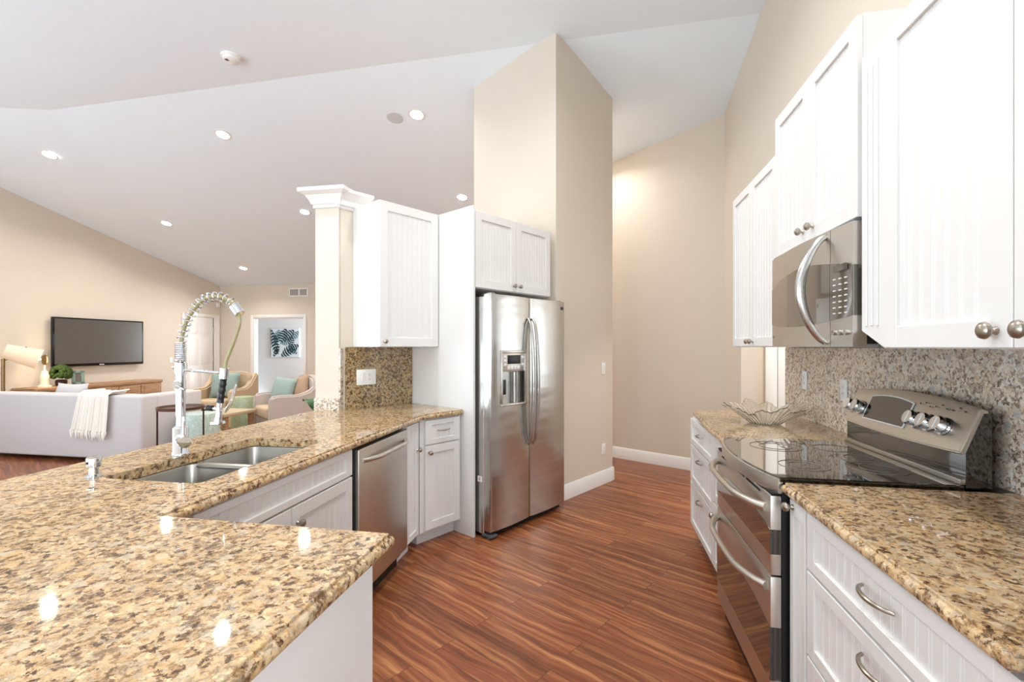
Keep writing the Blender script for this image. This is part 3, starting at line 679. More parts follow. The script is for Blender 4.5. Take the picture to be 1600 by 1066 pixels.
# dishwasher
t = PU('dishwasher', 'stainless steel dishwasher with a bowed handle beside the sink cabinet', 'dishwasher', 2.165, -1.205)
b = B(); b.box(.004, .636, .03, .56, .06, .868); b.box(.0, .022, -.0, .035, .115, .868); b.make('body', 'darkgap', t)
b = B(); b.box(.024, .632, -.022, .03, .115, .856, .006, 3); b.make('door', 'steelwarm', t)
b = B(); pts = []
for i in range(21):
    u = i/20; pts.append((.06+.535*u, -.024-.045*min(1, math.sin(pi*u)*1.6)**.7, .795))
b.tube(pts, [.013]*21, 12); b.make('handle', 'steelwarm', t)
b = B(); b.box(.03, .63, .05, .07, 0, .1); b.make('toe_plate', 'blackplastic', t)
# island body
b = B(); b.box(-1.80, -.535, .12, 1.055, 0, .872, .001, 1)
o = b.make('island_base', 'white'); put(o, 'A', 0, 0); tag(o, 'plain white side of the foreground island below its granite edge', 'cabinet')
# left upper cabinet, panel, over-fridge cabinet
t = thing('upper_cabinet', 'white beadboard wall cabinet with one door beside the white post', 'wall cabinet', 'F', -.523, .40, 1.37)
b = B(); b.box(0, .519, 0, .333, 0, 1.02, .002, 1); b.make('body', 'white', t)
b = B(); b.door(.0, .516, .003, 1.017, -.02, st=.065, pitch=.042); d = b.make('door', 'white', t); add_knob(.035, .04, d, -.02)
b = B(); b.box(.0, .02, -.0, .733, 0, 2.39, .001, 1); o = b.make('fridge_panel', 'white'); put(o, 'F', 0, 0); tag(o, 'tall plain white end panel left of the refrigerator', 'panel')
t = thing('upper_cabinet', 'white beadboard cabinet with two small doors above the refrigerator', 'wall cabinet', 'F', .022, .02, 1.80)
b = B(); b.box(0, .975, 0, .7, 0, .565, .002, 1) if False else b.box(0, .90, 0, .7, 0, .565, .002, 1); b.make('body', 'white', t)
for x0, x1, kx in ((.004, .448, .415), (.452, .896, .485)):
    b = B(); b.door(x0, x1, .004, .561, -.02, st=.06, pitch=.034); d = b.make('door', 'white', t); add_knob(kx, .05, d, -.02)
# ------------------------------------------------------------------ refrigerator
t = thing('refrigerator', 'stainless steel side-by-side refrigerator with water and ice dispenser', 'refrigerator', 'F', .04, -.14)
b = B(); b.box(.0, .90, .075, .73, .03, 1.735, .004, 1); b.make('cabinet_body', 'steel', t)
b = B(); b.box(.02, .88, .045, .6, .012, .06); b.make('base_grille', 'darkgap', t)
b = B(); b.box(-.002, .07, .0, .10, .012, .035, .01); b.cyl((.03, .05, .0), (.03, .05, .02), .02); b.make('foot', 'siding', t)
def fdoor(x0, x1, hole=None):
    b = B(); prof = []
    n = 12
    for i in range(n+1):
        u = i/n; prof.append((x0+(x1-x0)*u, .012*(2*u-1)**2-.004))
    prof[0] = (x0, .018); prof[-1] = (x1, .018)
    prof.insert(1, (x0+.004, .008)); prof.insert(2, (x0+.014, .0085-.0)); prof.insert(-1, (x1-.004, .008))
    pts = sorted(prof, key=lambda q: q[0])+[(x1, .072), (x0, .072)]
    b.prism(pts, .055, 1.75, topbev=.003, seg=1)
    return b
x = fdoor(.0, .432)
me = bpy.data.meshes.new('t'); x.bm.to_mesh(me); tmp = bpy.data.objects.new('t', me); S.collection.objects.link(tmp)
h = B(); h.box(.108, .366, -.03, .062, .95, 1.33); mh = bpy.data.meshes.new('h'); h.bm.to_mesh(mh); ho = bpy.data.objects.new('h', mh); S.collection.objects.link(ho)
md = tmp.modifiers.new('b', 'BOOLEAN'); md.operation = 'DIFFERENCE'; md.object = ho; md.solver = 'EXACT'; md.use_self = True
dg = bpy.context.evaluated_depsgraph_get(); dg.update(); me2 = bpy.data.meshes.new_from_object(tmp.evaluated_get(dg))
bpy.data.objects.remove(ho); bpy.data.objects.remove(tmp)
x = B(); x.bm.free(); x.bm = bmesh.new(); x.bm.from_mesh(me2)
dl = x.make('door', 'steel', t, ang=25)
dr = fdoor(.438, .90).make('door', 'steel', t, ang=25)
# dispenser
b = B(); b.box(.100, .374, -.012, .0, 1.325, 1.345, .003); b.box(.100, .112, -.012, .02, .945, 1.33, .003); b.box(.362, .374, -.012, .02, .945, 1.33, .003); b.box(.11, .364, -.006, .02, 1.19, 1.328, .002)
dp = b.make('dispenser_panel', 'steelwarm', dl)
b = B(); b.box(.108, .366, .055, .062, .95, 1.19); b.box(.108, .112, 0, .06, .95, 1.19); b.box(.362, .366, 0, .06, .95, 1.19); b.box(.108, .366, 0, .06, .945, .953); b.make('dispenser_recess', 'sinksteel', dl)
b = B(); b.box(.098, .376, -.022, .03, .94, .955, .004); b.make('drip_tray', 'steelwarm', dl)
b = B(); b.box(.165, .31, -.009, -.004, 1.245, 1.31, .002); b.make('display', 'blackplastic', dl)
for x0, x1, q0, q1 in [(.125, .15, 1.292-.03*k, 1.308-.03*k) for k in range(3)]+[(.325, .35, 1.285-.055*k, 1.305-.055*k) for k in range(2)]+[(.168+.036*k, .195+.036*k, 1.205, 1.232) for k in range(4)]:
    b = B(); b.box(x0, x1, -.009, -.004, q0, q1, .002); b.make('button', 'plate', dl)
b = B(); b.box(.12, .18, .02, .03, 1.02, 1.13, .004); b.make('paddle', 'blackplastic', dl)
b = B(); b.cyl((.30, .045, .955), (.30, .045, 1.185), .03); b.make('ice_chute', 'sinksteel', dl)
def fhandle(xx, par):
    b = B(); pts = []; rs = []
    for i in range(25):
        u = i/24; z = .62+.97*u; out = .056*math.sin(pi*u)**.42
        pts.append((xx, -out-.002, z)); rs.append(.010+.006*math.sin(pi*u))
    b.tube(pts, rs, 12); return b.make('handle', 'steel', par)
fhandle(.408, dl); fhandle(.462, dr)
b = B(); b.box(.845, .872, -.003, .004, 1.68, 1.705, .002); b.make('badge', 'blackplastic', dr)
for xx in (.03, .84):
    b = B(); b.box(xx, xx+.05, .03, .14, 1.735, 1.762, .008); b.make('hinge_cover', 'steel', t)
b = B(); b.box(-.0015, 0.0, .09, .135, .40, .44); b.box(-.003, -.001, .1, .115, .408, .432); lb = b.make('sticker', 'label', t)
b = B(); b.box(-.003, -.0016, .106, .120, .41, .432); b.make('sticker_mark', 'redmark', lb)
# ------------------------------------------------------------------ range (double oven)
RA = 2.502; RWD = .744
t = RU('range', 'stainless double oven range with black glass cooktop', 'stove', RA, .575)
b = B(); b.box(.0, RWD, .036, .652, .03, .905); b.box(.02, RWD-.02, .07, .6, 0, .04); b.make('body', 'blackplastic', t)
ct = []
for i in range(17):
    u = i/16; ct.append((RWD*u, -.055*math.sin(pi*u)**.8+.03))
b = B(); b.prism([(x, y) for x, y in ct]+[(RWD, .575), (0, .575)], .905, .926, topbev=.004, seg=2); b.make('cooktop', 'cooktop', t, ang=15)
b = B()
outl = [(x, y-.008) for x, y in ct]+[(RWD-.001, .03)]+[(x, y+.012) for x, y in ct[::-1]]
b.prism([(x, y-.006) for x, y in ct]+[(x, y+.01) for x, y in ct[::-1]], .868, .9205, topbev=.003, seg=2); b.make('front_rim', 'steelwarm', t)
for cx, cy, r in ((.2, .2, .105), (.55, .18, .085), (.2, .43, .075), (.55, .43, .095), (.375, .45, .05)):
    for rr in ((r, r*.62) if r > .08 else (r,)):
        b = B(); pts = [(cx+rr*math.cos(2*pi*k/48), cy+rr*math.sin(2*pi*k/48), .9265) for k in range(49)]
        b.tube(pts, .0012, 5, cap=False); b.make('burner_ring', 'ventdark', t)
def oven(z0, z1, w0, w1, hz):
    b = B(); b.box(.0, RWD, .0, .036, z0, z1, .004, 2); d = b.make('oven_door', 'steelwarm', t)
    pts = []
    for i in range(17):
        u = i/16; pts.append((.0-.0005+(RWD+.001)*u, w1-.03*(abs(2*u-1)**2.2)))
    pts = [(-.0005, w0), (RWD+.0005, w0)]+pts[::-1]
    b = B(); b.poly(pts, d0=-.002, d1=.0345); b.make('oven_window', 'ovenglass', d)
    b = B(); p2 = []
    for i in range(23):
        u = i/22; p2.append((.03+(RWD-.06)*u, -.004-.052*min(1, 1.5*math.sin(pi*u))**.65-.016*math.sin(pi*u), hz))
    b.tube(p2, [.012+.004*abs(2*i/22-1)**3 for i in range(23)], 14); b.make('oven_handle', 'steelwarm', d)
oven(.588, .862, .66, .775, .812); oven(.125, .583, .228, .44, .538)
b = B()
for k in range(3): b.box(.1+.19*k, .26+.19*k, -.003, .004, .846, .852)
b.make('vent_slots', 'darkgap', t)
b = B(); b.box(0.0, RWD, .004, .04, .864, .87, .001, 1); b.make('vent_gap', 'darkgap', t)
# backguard
bg = [(.575, .93), (.578, 1.02), (.565, 1.03), (.62, 1.165), (.70, 1.165), (.70, .915), (.575, .915)]
b = B(); b.sweepx([(.58, .915), (.58, 1.03), (.632, 1.158), (.652, 1.158), (.652, .915)], .002, RWD-.002); b.make('backguard', 'cooktop', t)
b = B(); b.box(.003, RWD-.003, .566, .582, .926, .945, .003); b.make('backguard_trim', 'steelwarm', t)
b = B(); N = 20; base = Vector((0, .562, 1.03)); up = Vector((0, .058, .135))
A = []; C = []
nrm = Vector((0, -.135, .058)).normalized()
rows = []
for i in range(N+1):
    u = i/N; xx = .004+(RWD-.008)*u; arch = .035*(1-(2*u-1)**2)
    lo = Vector((xx, base.y, base.z-.01*(1-(2*u-1)**2))); hi = lo+up*(1.0+arch/.147+.01/.147)
    rows.append([b.bm.verts.new(lo), b.bm.verts.new(hi), b.bm.verts.new(hi-nrm*.03), b.bm.verts.new(lo-nrm*.03)])
for q, w in zip(rows, rows[1:]):
    for k in range(4): b.bm.faces.new((q[k], q[(k+1) % 4], w[(k+1) % 4], w[k]))
b.bm.faces.new(rows[0]); b.bm.faces.new(rows[-1][::-1]); bmesh.ops.recalc_face_normals(b.bm, faces=b.bm.faces[:])
es = [e for e in b.bm.edges if len(e.link_faces) == 2 and e.calc_face_angle() > .8]
bmesh.ops.bevel(b.bm, geom=es, offset=.005, segments=2, affect='EDGES')
cp = b.make('control_panel', 'steelwarm', t)
def onpanel(x, v, off=0): return Vector((x, base.y, base.z))+up*v+nrm*off
def pplate(x0, x1, v0, v1, off, mat, name, arch=0):
    b = B(); n = 10; rows = []
    for i in range(n+1):
        u = i/n; xx = x0+(x1-x0)*u; vv = v1+arch*(1-(2*u-1)**2)
        rows.append([b.bm.verts.new(onpanel(xx, v0, off)), b.bm.verts.new(onpanel(xx, vv, off)), b.bm.verts.new(onpanel(xx, vv, -.002)), b.bm.verts.new(onpanel(xx, v0, -.002))])
    for q, w in zip(rows, rows[1:]):
        for k in range(4): b.bm.faces.new((q[k], q[(k+1) % 4], w[(k+1) % 4], w[k]))
    b.bm.faces.new(rows[0]); b.bm.faces.new(rows[-1][::-1]); bmesh.ops.recalc_face_normals(b.bm, faces=b.bm.faces[:])
    return b.make(name, mat, cp)
pplate(.145, .43, .2, .93, .0015, 'plate', 'display_border', .09); pplate(.15, .425, .23, .9, .0022, 'ovenglass', 'display', .09)
for kx in (.035, .098, .478, .552, .628):
    b = B(); c0 = onpanel(kx, .5, 0); M = Matrix.Translation(c0) @ nrm.to_track_quat('Z', 'Y').to_matrix().to_4x4()
    b.lathe([(.032, 0), (.032, .004), (.026, .006), (.029, .028), (.025, .034), (0, .034)], 24, M)
    q = B(); b.tube([M @ Vector((0, -.02, .03)), M @ Vector((0, .02, .03))], [.006, .006], 8); b.make('knob', 'chrome', cp)
for k in range(9):
    b = B(); c0 = onpanel(.46+.028*k, .95+.05*math.sin(k*2), .001); b.box(c0.x, c0.x+.006, c0.y-.001, c0.y+.001, c0.z-.002, c0.z+.002); b.make('control_mark', 'blackplastic', cp)
# ------------------------------------------------------------------ microwave
MW = .746
t = RU('microwave', 'stainless over-the-range microwave with a curved vertical handle', 'microwave', 2.503, .84, 1.372)
b = B(); b.box(.0, MW, .03, .44, .01, .425); b.make('body', 'blackplastic', t)
def mfront(u): return -.012-.022*math.sin(pi*u)
def mband(x0, x1, zlo, zhi, off, n=16, th=.05):
    b = B(); rows = []
    for i in range(n+1):
        xx = x0+(x1-x0)*i/n; u = xx/MW; y = mfront(u)-off
        rows.append([b.bm.verts.new((xx, y, zlo(u))), b.bm.verts.new((xx, y, zhi(u))), b.bm.verts.new((xx, .03, zhi(u))), b.bm.verts.new((xx, .03, zlo(u)))])
    for q, w in zip(rows, rows[1:]):
        for k in range(4): b.bm.faces.new((q[k], q[(k+1) % 4], w[(k+1) % 4], w[k]))
    b.bm.faces.new(rows[0]); b.bm.faces.new(rows[-1][::-1]); bmesh.ops.recalc_face_normals(b.bm, faces=b.bm.faces[:]); return b
wt = lambda u: .275+.045*math.sin(pi*min(1, u*1.0)); wb = lambda u: .105-.022*math.sin(pi*u)
SE = .615
d = mband(0, SE, lambda u: 0, lambda u: .42, 0).make('door', 'steelwarm', t)
mband(.0, SE, wb, wt, .002).make('door_window', 'micglass', d)
c = mband(SE+.003, MW, lambda u: 0, lambda u: .42, 0).make('control_side', 'steelwarm', t)
mband(SE+.003, MW, wb, wt, .002).make('control_glass', 'micglass', c)
b = B()
for r in range(7):
    for k in range(3): u = (SE+.03+.032*k)/MW; b.box(SE+.024+.034*k, SE+.038+.034*k, mfront(u)-.0045, mfront(u)-.001, .115+.02*r, .119+.02*r)
b.make('keypad', 'plate', c)
b = B(); b.box(SE+.025, MW-.02, mfront(.9)-.006, mfront(.9), .262, .285); b.make('clock', 'screen', c)
for k in range(3):
    b = B(); xx = SE+.03+.035*k; b.cyl((xx, mfront(xx/MW)+.001, .05), (xx, mfront(xx/MW)-.008, .05), .009); b.make('button', 'steel', c)
b = B(); pts = []; rs = []
for i in range(29):
    u = i/28; z = .015+.39*u; pts.append((SE-.03, mfront(.78)-.085*math.sin(pi*u)**.7, z)); rs.append(.011+.007*math.sin(pi*u))
b.tube(pts, rs, 14); b.make('handle', 'steel', d)
b = B(); b.box(.0, MW, -.005, .03, .4215, .428); b.make('top_vent', 'siding', t)
b = B(); b.box(.02, .035, mfront(.03)-.003, mfront(.03), .04, .052); b.make('badge', 'ventdark', d)
# ------------------------------------------------------------------ glass bowl
t = thing('glass_bowl', 'clear scalloped glass centrepiece bowl on the far granite counter', 'bowl', 'A', .97, 3.06, .915)
b = B(); seg = 288; rings = []
def ring(r, z, amp, zamp):
    return [b.bm.verts.new(((r+amp*math.sin(12*q))*math.cos(q), (r+amp*math.sin(12*q))*math.sin(q), z+zamp*.8*math.sin(12*q)+zamp*.8*math.sin(4*q+1)+(.0022*math.sin(48*q) if r > .09 else 0))) for q in [2*pi*i/seg for i in range(seg)]]
prof = [(.0, .004, 0, 0), (.06, .004, 0, 0), (.085, .006, .002, .0), (.11, .026, .006, .002), (.15, .054, .010, .006), (.19, .080, .013, .011), (.225, .098, .016, .016)]
for r, z, a, za in prof[1:]: rings.append(ring(r, z, a, za))
for r, z, a, za in prof[:0:-1]: rings.append(ring(r, z-.004, a, za))
for A, C in zip(rings, rings[1:]):
    for i in range(seg): b.bm.faces.new((A[i], A[(i+1) % seg], C[(i+1) % seg], C[i]))
b.bm.faces.new(rings[0]); b.bm.faces.new(rings[-1][::-1]); bmesh.ops.recalc_face_normals(b.bm, faces=b.bm.faces[:])
b.make('bowl', 'glass', t)
# ------------------------------------------------------------------ switches, outlets
def plate_thing(kind, label, fr, x, y, z, rz=0, n=1, name='outlet'):
    t = thing(name, label, kind, fr, x, y, z, rz)
    w = .035+.046*(n-1)+.0
    b = B(); b.box(-w, w, -.006, 0, -.058, .058, .003, 2); b.make('cover_plate', 'plate', t)
    for k in range(n):
        c = (k-(n-1)/2)*.046*1.0
        if kind == 'light switch' or (n == 2 and k == 0):
            b = B(); b.box(c-.016, c+.016, -.010, -.005, -.032, .032, .002, 1); b.make('rocker', 'trimwhite', t)
        else:
            b = B(); b.box(c-.016, c+.016, -.008, -.005, -.032, .032, .002, 1); r = b.make('receptacle', 'trimwhite', t)
            for zz in (-.018, .016):
                for qx in (c-.006, c+.006):
                    b = B(); b.box(qx-.001, qx+.001, -.0086, -.0078, zz-.004, zz+.005); b.make('slot', 'blackplastic', r)
    return t
plate_thing('outlet', 'double white switch and outlet plate on the brown granite backsplash', 'F', -.425, .7145, 1.145, 0, 2)
plate_thing('outlet', 'white outlet on the stove backsplash, farther one near the glass bowl', 'R', 1.2795, 3.29, 1.16)
plate_thing('outlet', 'white outlet on the stove backsplash, nearer one just left of the stove controls', 'R', 1.2795, 2.80, 1.14)
plate_thing('light switch', 'white light switch on the beige wall right of the refrigerator', 'F', 1.80, -.0005, 1.154, 0, 1, 'light_switch')
plate_thing('outlet', 'white outlet low on the beige wall right of the refrigerator', 'F', 1.80, -.0005, .345)
# ------------------------------------------------------------------ ceiling fittings
def raypt(px, py, z_of=None, flat=False):
    dx = (px-800)/740; dz = (542-py)/740
    Y = 2.0
    for _ in range(80):
        p, a = WA(dx*Y, Y); z = FLAT if flat else min(FLAT, slope_z(p, a))
        Y = (z-EYE)/dz*.5+Y*.5
    p, a = WA(dx*Y, Y); return p, a, (FLAT if flat else slope_z(p, a))
TILT = math.atan((FLAT-2.76)/5.3)
LI = [(348, 210, 'recessed ceiling light, round and glowing, on the slope left of the smoke alarm line'),
      (77, 242, 'recessed ceiling light, leftmost of all, on the slope above the television wall'),
      (260, 349, 'recessed ceiling light halfway down the slope, above the television'),
      (380, 419, 'recessed ceiling light farthest away, just above the far doorway wall'),
      (651, 179, 'recessed ceiling light beside the grey ceiling speaker'),
      (722, 308, 'recessed ceiling light low on the slope, just above the tall white fridge panel'),
      (476, 331, 'recessed ceiling light partly hidden behind the crown of the white post')]
LAB = ['recessed ceiling light on the middle of the slope, straight below the smoke detector'] 
LI[0] = (348, 210, LAB[0])
def can(p, a, z, tilt, label, power, r=.085, col=(1, .98, .96)):
    t = thing('recessed_light', label, 'ceiling light', 'A', p, a, z-.002)
    t.rotation_euler = (Matrix.Rotation(-TH, 3, 'Z') @ Matrix.Rotation(-tilt, 3, 'X')).to_euler()
    tt = thing
    b = B(); b.lathe([(r*.82, -.004), (r, -.006), (r*1.12, -.004), (r*1.14, 0), (r*.84, 0), (r*.82, -.004)], 36, None, False); b.make('trim_ring', 'trimwhite', t)
    b = B(); b.lathe([(0, -.003), (r*.84, -.003), (r*.84, -.001), (0, -.001)], 32); b.make('lens', 'lamp', t)
    l = bpy.data.lights.new('can_light', 'AREA'); l.shape = 'DISK'; l.size = .11; l.energy = power; l.color = col; l.spread = math.radians(150)
    lo = bpy.data.objects.new('can_light', l); S.collection.objects.link(lo); lo.parent = t; lo.location = (0, 0, -.02)
    return t
for px, py, lab in LI:
    p, a, z = raypt(px, py); can(p, a, z, TILT, lab, 15, col=(1, .93, .84))
# hall light beyond the pantry block
p, a = FA(2.45, .55); can(p, a, slope_z(p, a), TILT, 'recessed hall light hidden behind the beige pantry block, washing the hall wall', 9)
for p, a in ((-.1, .6), (-.1, 2.7), (-1.9, 2.2), (-2.4, -.6)):  # extra fill lights, added out of view above the kitchen
    can(p, a, FLAT, 0, 'recessed light in the flat kitchen ceiling above the aisle, out of view', 13)['group'] = 'kitchen ceiling lights out of view'
p, a, z = raypt(617, 184)
t = thing('ceiling_speaker', 'round pale grey speaker grille in the sloped ceiling', 'speaker', 'A', p, a, z-.002)
t.rotation_euler = (Matrix.Rotation(-TH, 3, 'Z') @ Matrix.Rotation(-TILT, 3, 'X')).to_euler()
b = B(); b.lathe([(0, -.007), (.085, -.006), (.092, 0), (0, 0)], 32); b.make('grille', 'speakergrey', t)
p, a, z = raypt(361, 88, flat=True)
t = thing('smoke_detector', 'white round smoke detector on the flat ceiling', 'smoke detector', 'A', p, a, FLAT)
b = B(); b.lathe([(0, 0), (.085, 0), (.085, -.012), (.07, -.018), (.07, -.04), (.055, -.05), (0, -.052)][::-1], 36); b.make('housing', 'plate', t)
b = B(); b.box(-.03, .0, -.05, -.02, -.0535, -.05); b.make('sensor_slots', 'ventdark', t)
# ------------------------------------------------------------------ living room
t = thing('television', 'large flat television mounted on the beige wall', 'television', 'P', TVW, 6.09, 1.045)
b = B(); b.box(.0, 1.53, -.09, -.05, 0, .81, .006); b.make('casing', 'tvbody', t)
b = B(); b.box(.03, 1.50, -.0915, -.0895, .045, .785); b.make('screen', 'screen', t)
b = B(); b.box(.72, .80, -.093, -.09, .012, .028); b.make('badge', 'speakergrey', t)
b = B(); b.box(.5, 1.0, -.05, -.001, .2, .6); b.make('wall_bracket', 'blackplastic', t)
t = thing('media_console', 'long light wood console with panelled doors under the television', 'console', 'P', -8.22, 5.6)
b = B(); b.box(0, 2.08, -.015, .44, .70, .75, .006); b.box(.02, 2.06, 0, .43, .08, .70); 
for xx in (.03, 1.98): b.box(xx, xx+.06, .0, .06, 0, .1); b.box(xx, xx+.06, .37, .43, 0, .1)
b.make('body', 'oak', t)
for k in range(5):
    x0 = .04+.402*k; x1 = x0+.385
    b = B(); b.box(x0, x1, -.018, 0, .11, .68, .003)
    for z0, z1 in ((.14, .38), (.42, .65)):
        b.box(x0+.05, x1-.05, -.028, -.017, z0, z1, .008)
    d = b.make('door', 'oak', t)
def cv(px, py, Y): # object on the console
    return WA((px-800)/740*Y, Y)+(EYE+(542-py)/740*Y,)
p, a, z = cv(93, 604, 7.25)
t = thing('ornament', 'white figurine with a round gold top on the console', 'ornament', 'A', -8.42, 5.87, .75)
b = B(); b.lathe([(.09, 0), (.09, .02), (.06, .03), (.05, .12), (.06, .16), (.035, .24), (.012, .26), (.01, .34)], 20); b.make('stand', 'ivory', t)
b = B(); b.lathe([(0, 0), (.05, .02), (.062, .07), (.05, .12), (0, .14)], 20, Matrix.Translation((0, 0, .335)) @ Matrix.Diagonal((1, .3, 1.2, 1))); b.make('disc', 'brass', t)
t = thing('moss_plant', 'round green leafy plant in a small pot on the console', 'plant', 'A', -8.38, 6.07, .75)
b = B(); b.lathe([(.05, 0), (.07, .02), (.075, .09), (.06, .1)], 20); b.make('pot', 'bronze', t)
b = B(); rnd = random.Random(2)
for k in range(90):
    th = rnd.uniform(0, 2*pi); ph = rnd.uniform(-.6, 1.4); r = .115; c = Vector((r*math.cos(ph)*math.cos(th), r*math.cos(ph)*math.sin(th), .2+r*math.sin(ph)))
    bmesh.ops.create_icosphere(b.bm, subdivisions=1, radius=.035, matrix=Matrix.Translation(c))
b.make('foliage', 'moss', t)
t = thing('picture_frame', 'small green-grey picture frame leaning on the console', 'picture frame', 'P', -8.35, 6.2, .765, -.5)
t.rotation_euler = (-.2, 0, ROT['P']-.5)
b = B(); b.box(0, .16, 0, .02, 0, .035); b.box(0, .16, 0, .02, .185, .22); b.box(0, .045, 0, .02, 0, .22); b.box(.115, .16, 0, .02, 0, .22); b.make('frame', 'frameteal', t)
b = B(); b.box(.04, .12, .008, .018, .03, .19); b.make('photo', 'claypot', t)
# floor lamp
LX, LA = -8.43, 5.36
t = thing('floor_lamp', 'brass floor lamp with a tilted lit fabric shade beside the sofa', 'lamp', 'A', LX, LA)
lb0 = Vector((0, 0, 0))
b = B(); b.lathe([(.14, 0), (.14, .015), (.02, .03)], 28); b.make('base', 'brass', t)
b = B(); b.cyl((0, 0, .02), (0, 0, 1.20), .02); b.make('pole', 'brass', t)
AH = (Matrix.Rotation(TH, 3, 'Z') @ Vector((.7, .5, 0))).normalized()
b = B(); b.tube([(0, 0, 1.19), AH*.12+Vector((0, 0, 1.26)), AH*.24+Vector((0, 0, 1.37))], .009, 8); b.tube([(0, 0, 1.17), AH*.14+Vector((0, 0, 1.22)), AH*.2+Vector((0, 0, 1.30))], .007, 8); b.make('arm', 'brass', t)
AX = (Matrix.Rotation(TH, 3, 'Z') @ Vector((.66, .68, -.34))).normalized()
M = Matrix.Translation(Vector((0, 0, 1.25))+Vector((AX.x, AX.y, 0))*.20) @ AX.to_track_quat('Z', 'Y').to_matrix().to_4x4()
b = B(); R = [(.12, -.25), (.165, .25)]; seg = 36
for r, z in R[:]: pass
b.lathe([(.10, -.19), (.15, .19), (.147, .19), (.097, -.19), (.10, -.19)], 36, M, False)
sh = b.make('lamp_shade', 'lampshade', t)
b = B(); b.lathe([(0, .1), (.04, .13), (.045, .17), (0, .21)], 16, M); b.make('bulb', 'bulb', t)
pl = bpy.data.lights.new('floor_lamp_light', 'POINT'); pl.energy = 4; pl.color = (1, .75, .5); pl.shadow_soft_size = .06
po = bpy.data.objects.new('floor_lamp_light', pl); S.collection.objects.link(po); po.parent = t; po.location = M @ Vector((0, 0, .28))
# sofa
t = thing('sofa', 'long light grey fabric sofa with its back to the kitchen', 'sofa', 'A', -5.21, 4.60)
b = B(); b.box(-2.75, -.0, 0, .22, .05, .80, .03, 3); b.make('backrest', 'sofa', t)
b = B(); b.box(-.24, -.001, .2, .86, .05, .80, .03, 3); b.make('armrest', 'sofa', t)
b = B(); b.box(-2.75, -2.53, .2, .92, .05, .7, .03, 3); b.make('armrest', 'sofa', t)
b = B(); b.box(-2.54, -.23, .2, .9, .05, .32, .02, 2); b.make('seat_base', 'sofa', t)
for k in range(3):
    x0 = -2.53+k*.765; b = B(); b.box(x0+.005, x0+.76, .22, .92, .32, .47, .04, 3); b.make('seat_cushion', 'sofa', t)
    b = B(); b.box(x0+.01, x0+.755, .2, .42, .46, .785, .07, 4); b.make('back_cushion', 'sofa', t)
for xx, yy in ((-2.68, .06), (-.1, .06), (-2.68, .8), (-.1, .78)):
    b = B(); b.cyl((xx, yy, 0), (xx, yy, .05), .03); b.make('foot', 'blackplastic', t)
# throw
t = thing('throw_blanket', 'cream knitted throw with knotted fringe over the sofa back', 'blanket', 'A', -5.82, 4.60)
b = B(); nx, ny = 150, 26; rows = []
def thr(u, v):
    # v: 0 at the inner side, over the top, 1 at hem outside
    wdt = .40+.10*v; xx = (u-.5)*wdt-.10*max(0, v-.35)
    fold = .012*math.sin(u*pi*9)+.009*math.sin(u*pi*4+1)+.0035*math.sin(u*pi*44)
    if v < .3: z = .83+.012*math.sin(u*8); y = .22-.25*v/.3
    else: q = (v-.3)/.7; z = .825-.42*q; y = -.022-.0*q
    return Vector((xx, y-.024-fold*(.6+v*.5) if v >= .28 else y, z+(fold if v < .3 else 0)-.03*u*v))
for j in range(ny+1): rows.append([b.bm.verts.new(thr(i/nx, j/ny)) for i in range(nx+1)])
for j in range(ny):
    for i in range(nx): b.bm.faces.new((rows[j][i], rows[j][i+1], rows[j+1][i+1], rows[j+1][i]))
bmesh.ops.recalc_face_normals(b.bm, faces=b.bm.faces[:])
b.make('cloth', 'throw', t, ang=80)
b = B(); rnd = random.Random(5)
for i in range(34):
    u = i/33; P = thr(u, 1); ln = .07+rnd.uniform(0, .04); x1 = P.x+rnd.uniform(-.02, .015)
    b.tube([P, P+Vector((0, -.008, -.02)), Vector((x1, P.y-.006, P.z-ln))], [.005, .009, .004], 6)
b.make('fringe', 'throw', t)
t = thing('throw_pillow', 'grey and cream pillow on the sofa, peeking above its back', 'pillow', 'A', -6.9, 5.1, .47)
def pillow(w, h, d, mat, name, par, M=None):
    b = B(); n = 12; top = {}; 
    for sgn in (1, -1):
        for i in range(n+1):
            for j in range(n+1):
                u = i/n*2-1; v = j/n*2-1
                k = (1-abs(u)**2.6)*(1-abs(v)**2.6); edge = 1-.09*(1-abs(u)**2)*(abs(v)**3) ; ed2 = 1-.09*(1-abs(v)**2)*(abs(u)**3)
                if abs(u) > .999 or abs(v) > .999:
                    if sgn == -1: continue
                    top[(0, i, j)] = b.bm.verts.new((u*w/2*ed2, 0, v*h/2*edge))
                else: top[(sgn, i, j)] = b.bm.verts.new((u*w/2*ed2, sgn*d/2*k**.5, v*h/2*edge))
    g = lambda s, i, j: top.get((s, i, j)) or top[(0, i, j)]
    for sgn in (1, -1):
        for i in range(n):
            for j in range(n):
                q = [g(sgn, i, j), g(sgn, i+1, j), g(sgn, i+1, j+1), g(sgn, i, j+1)]
                b.bm.faces.new(q if sgn < 0 else q[::-1])
    if M is not None: bmesh.ops.transform(b.bm, matrix=M, verts=b.bm.verts[:])
    return b.make(name, mat, par, ang=80)
pillow(.5, .45, .16, 'sofa', 'cushion', t, Matrix.Translation((0, 0, .2)) @ Matrix.Rotation(-.2, 4, 'X'))
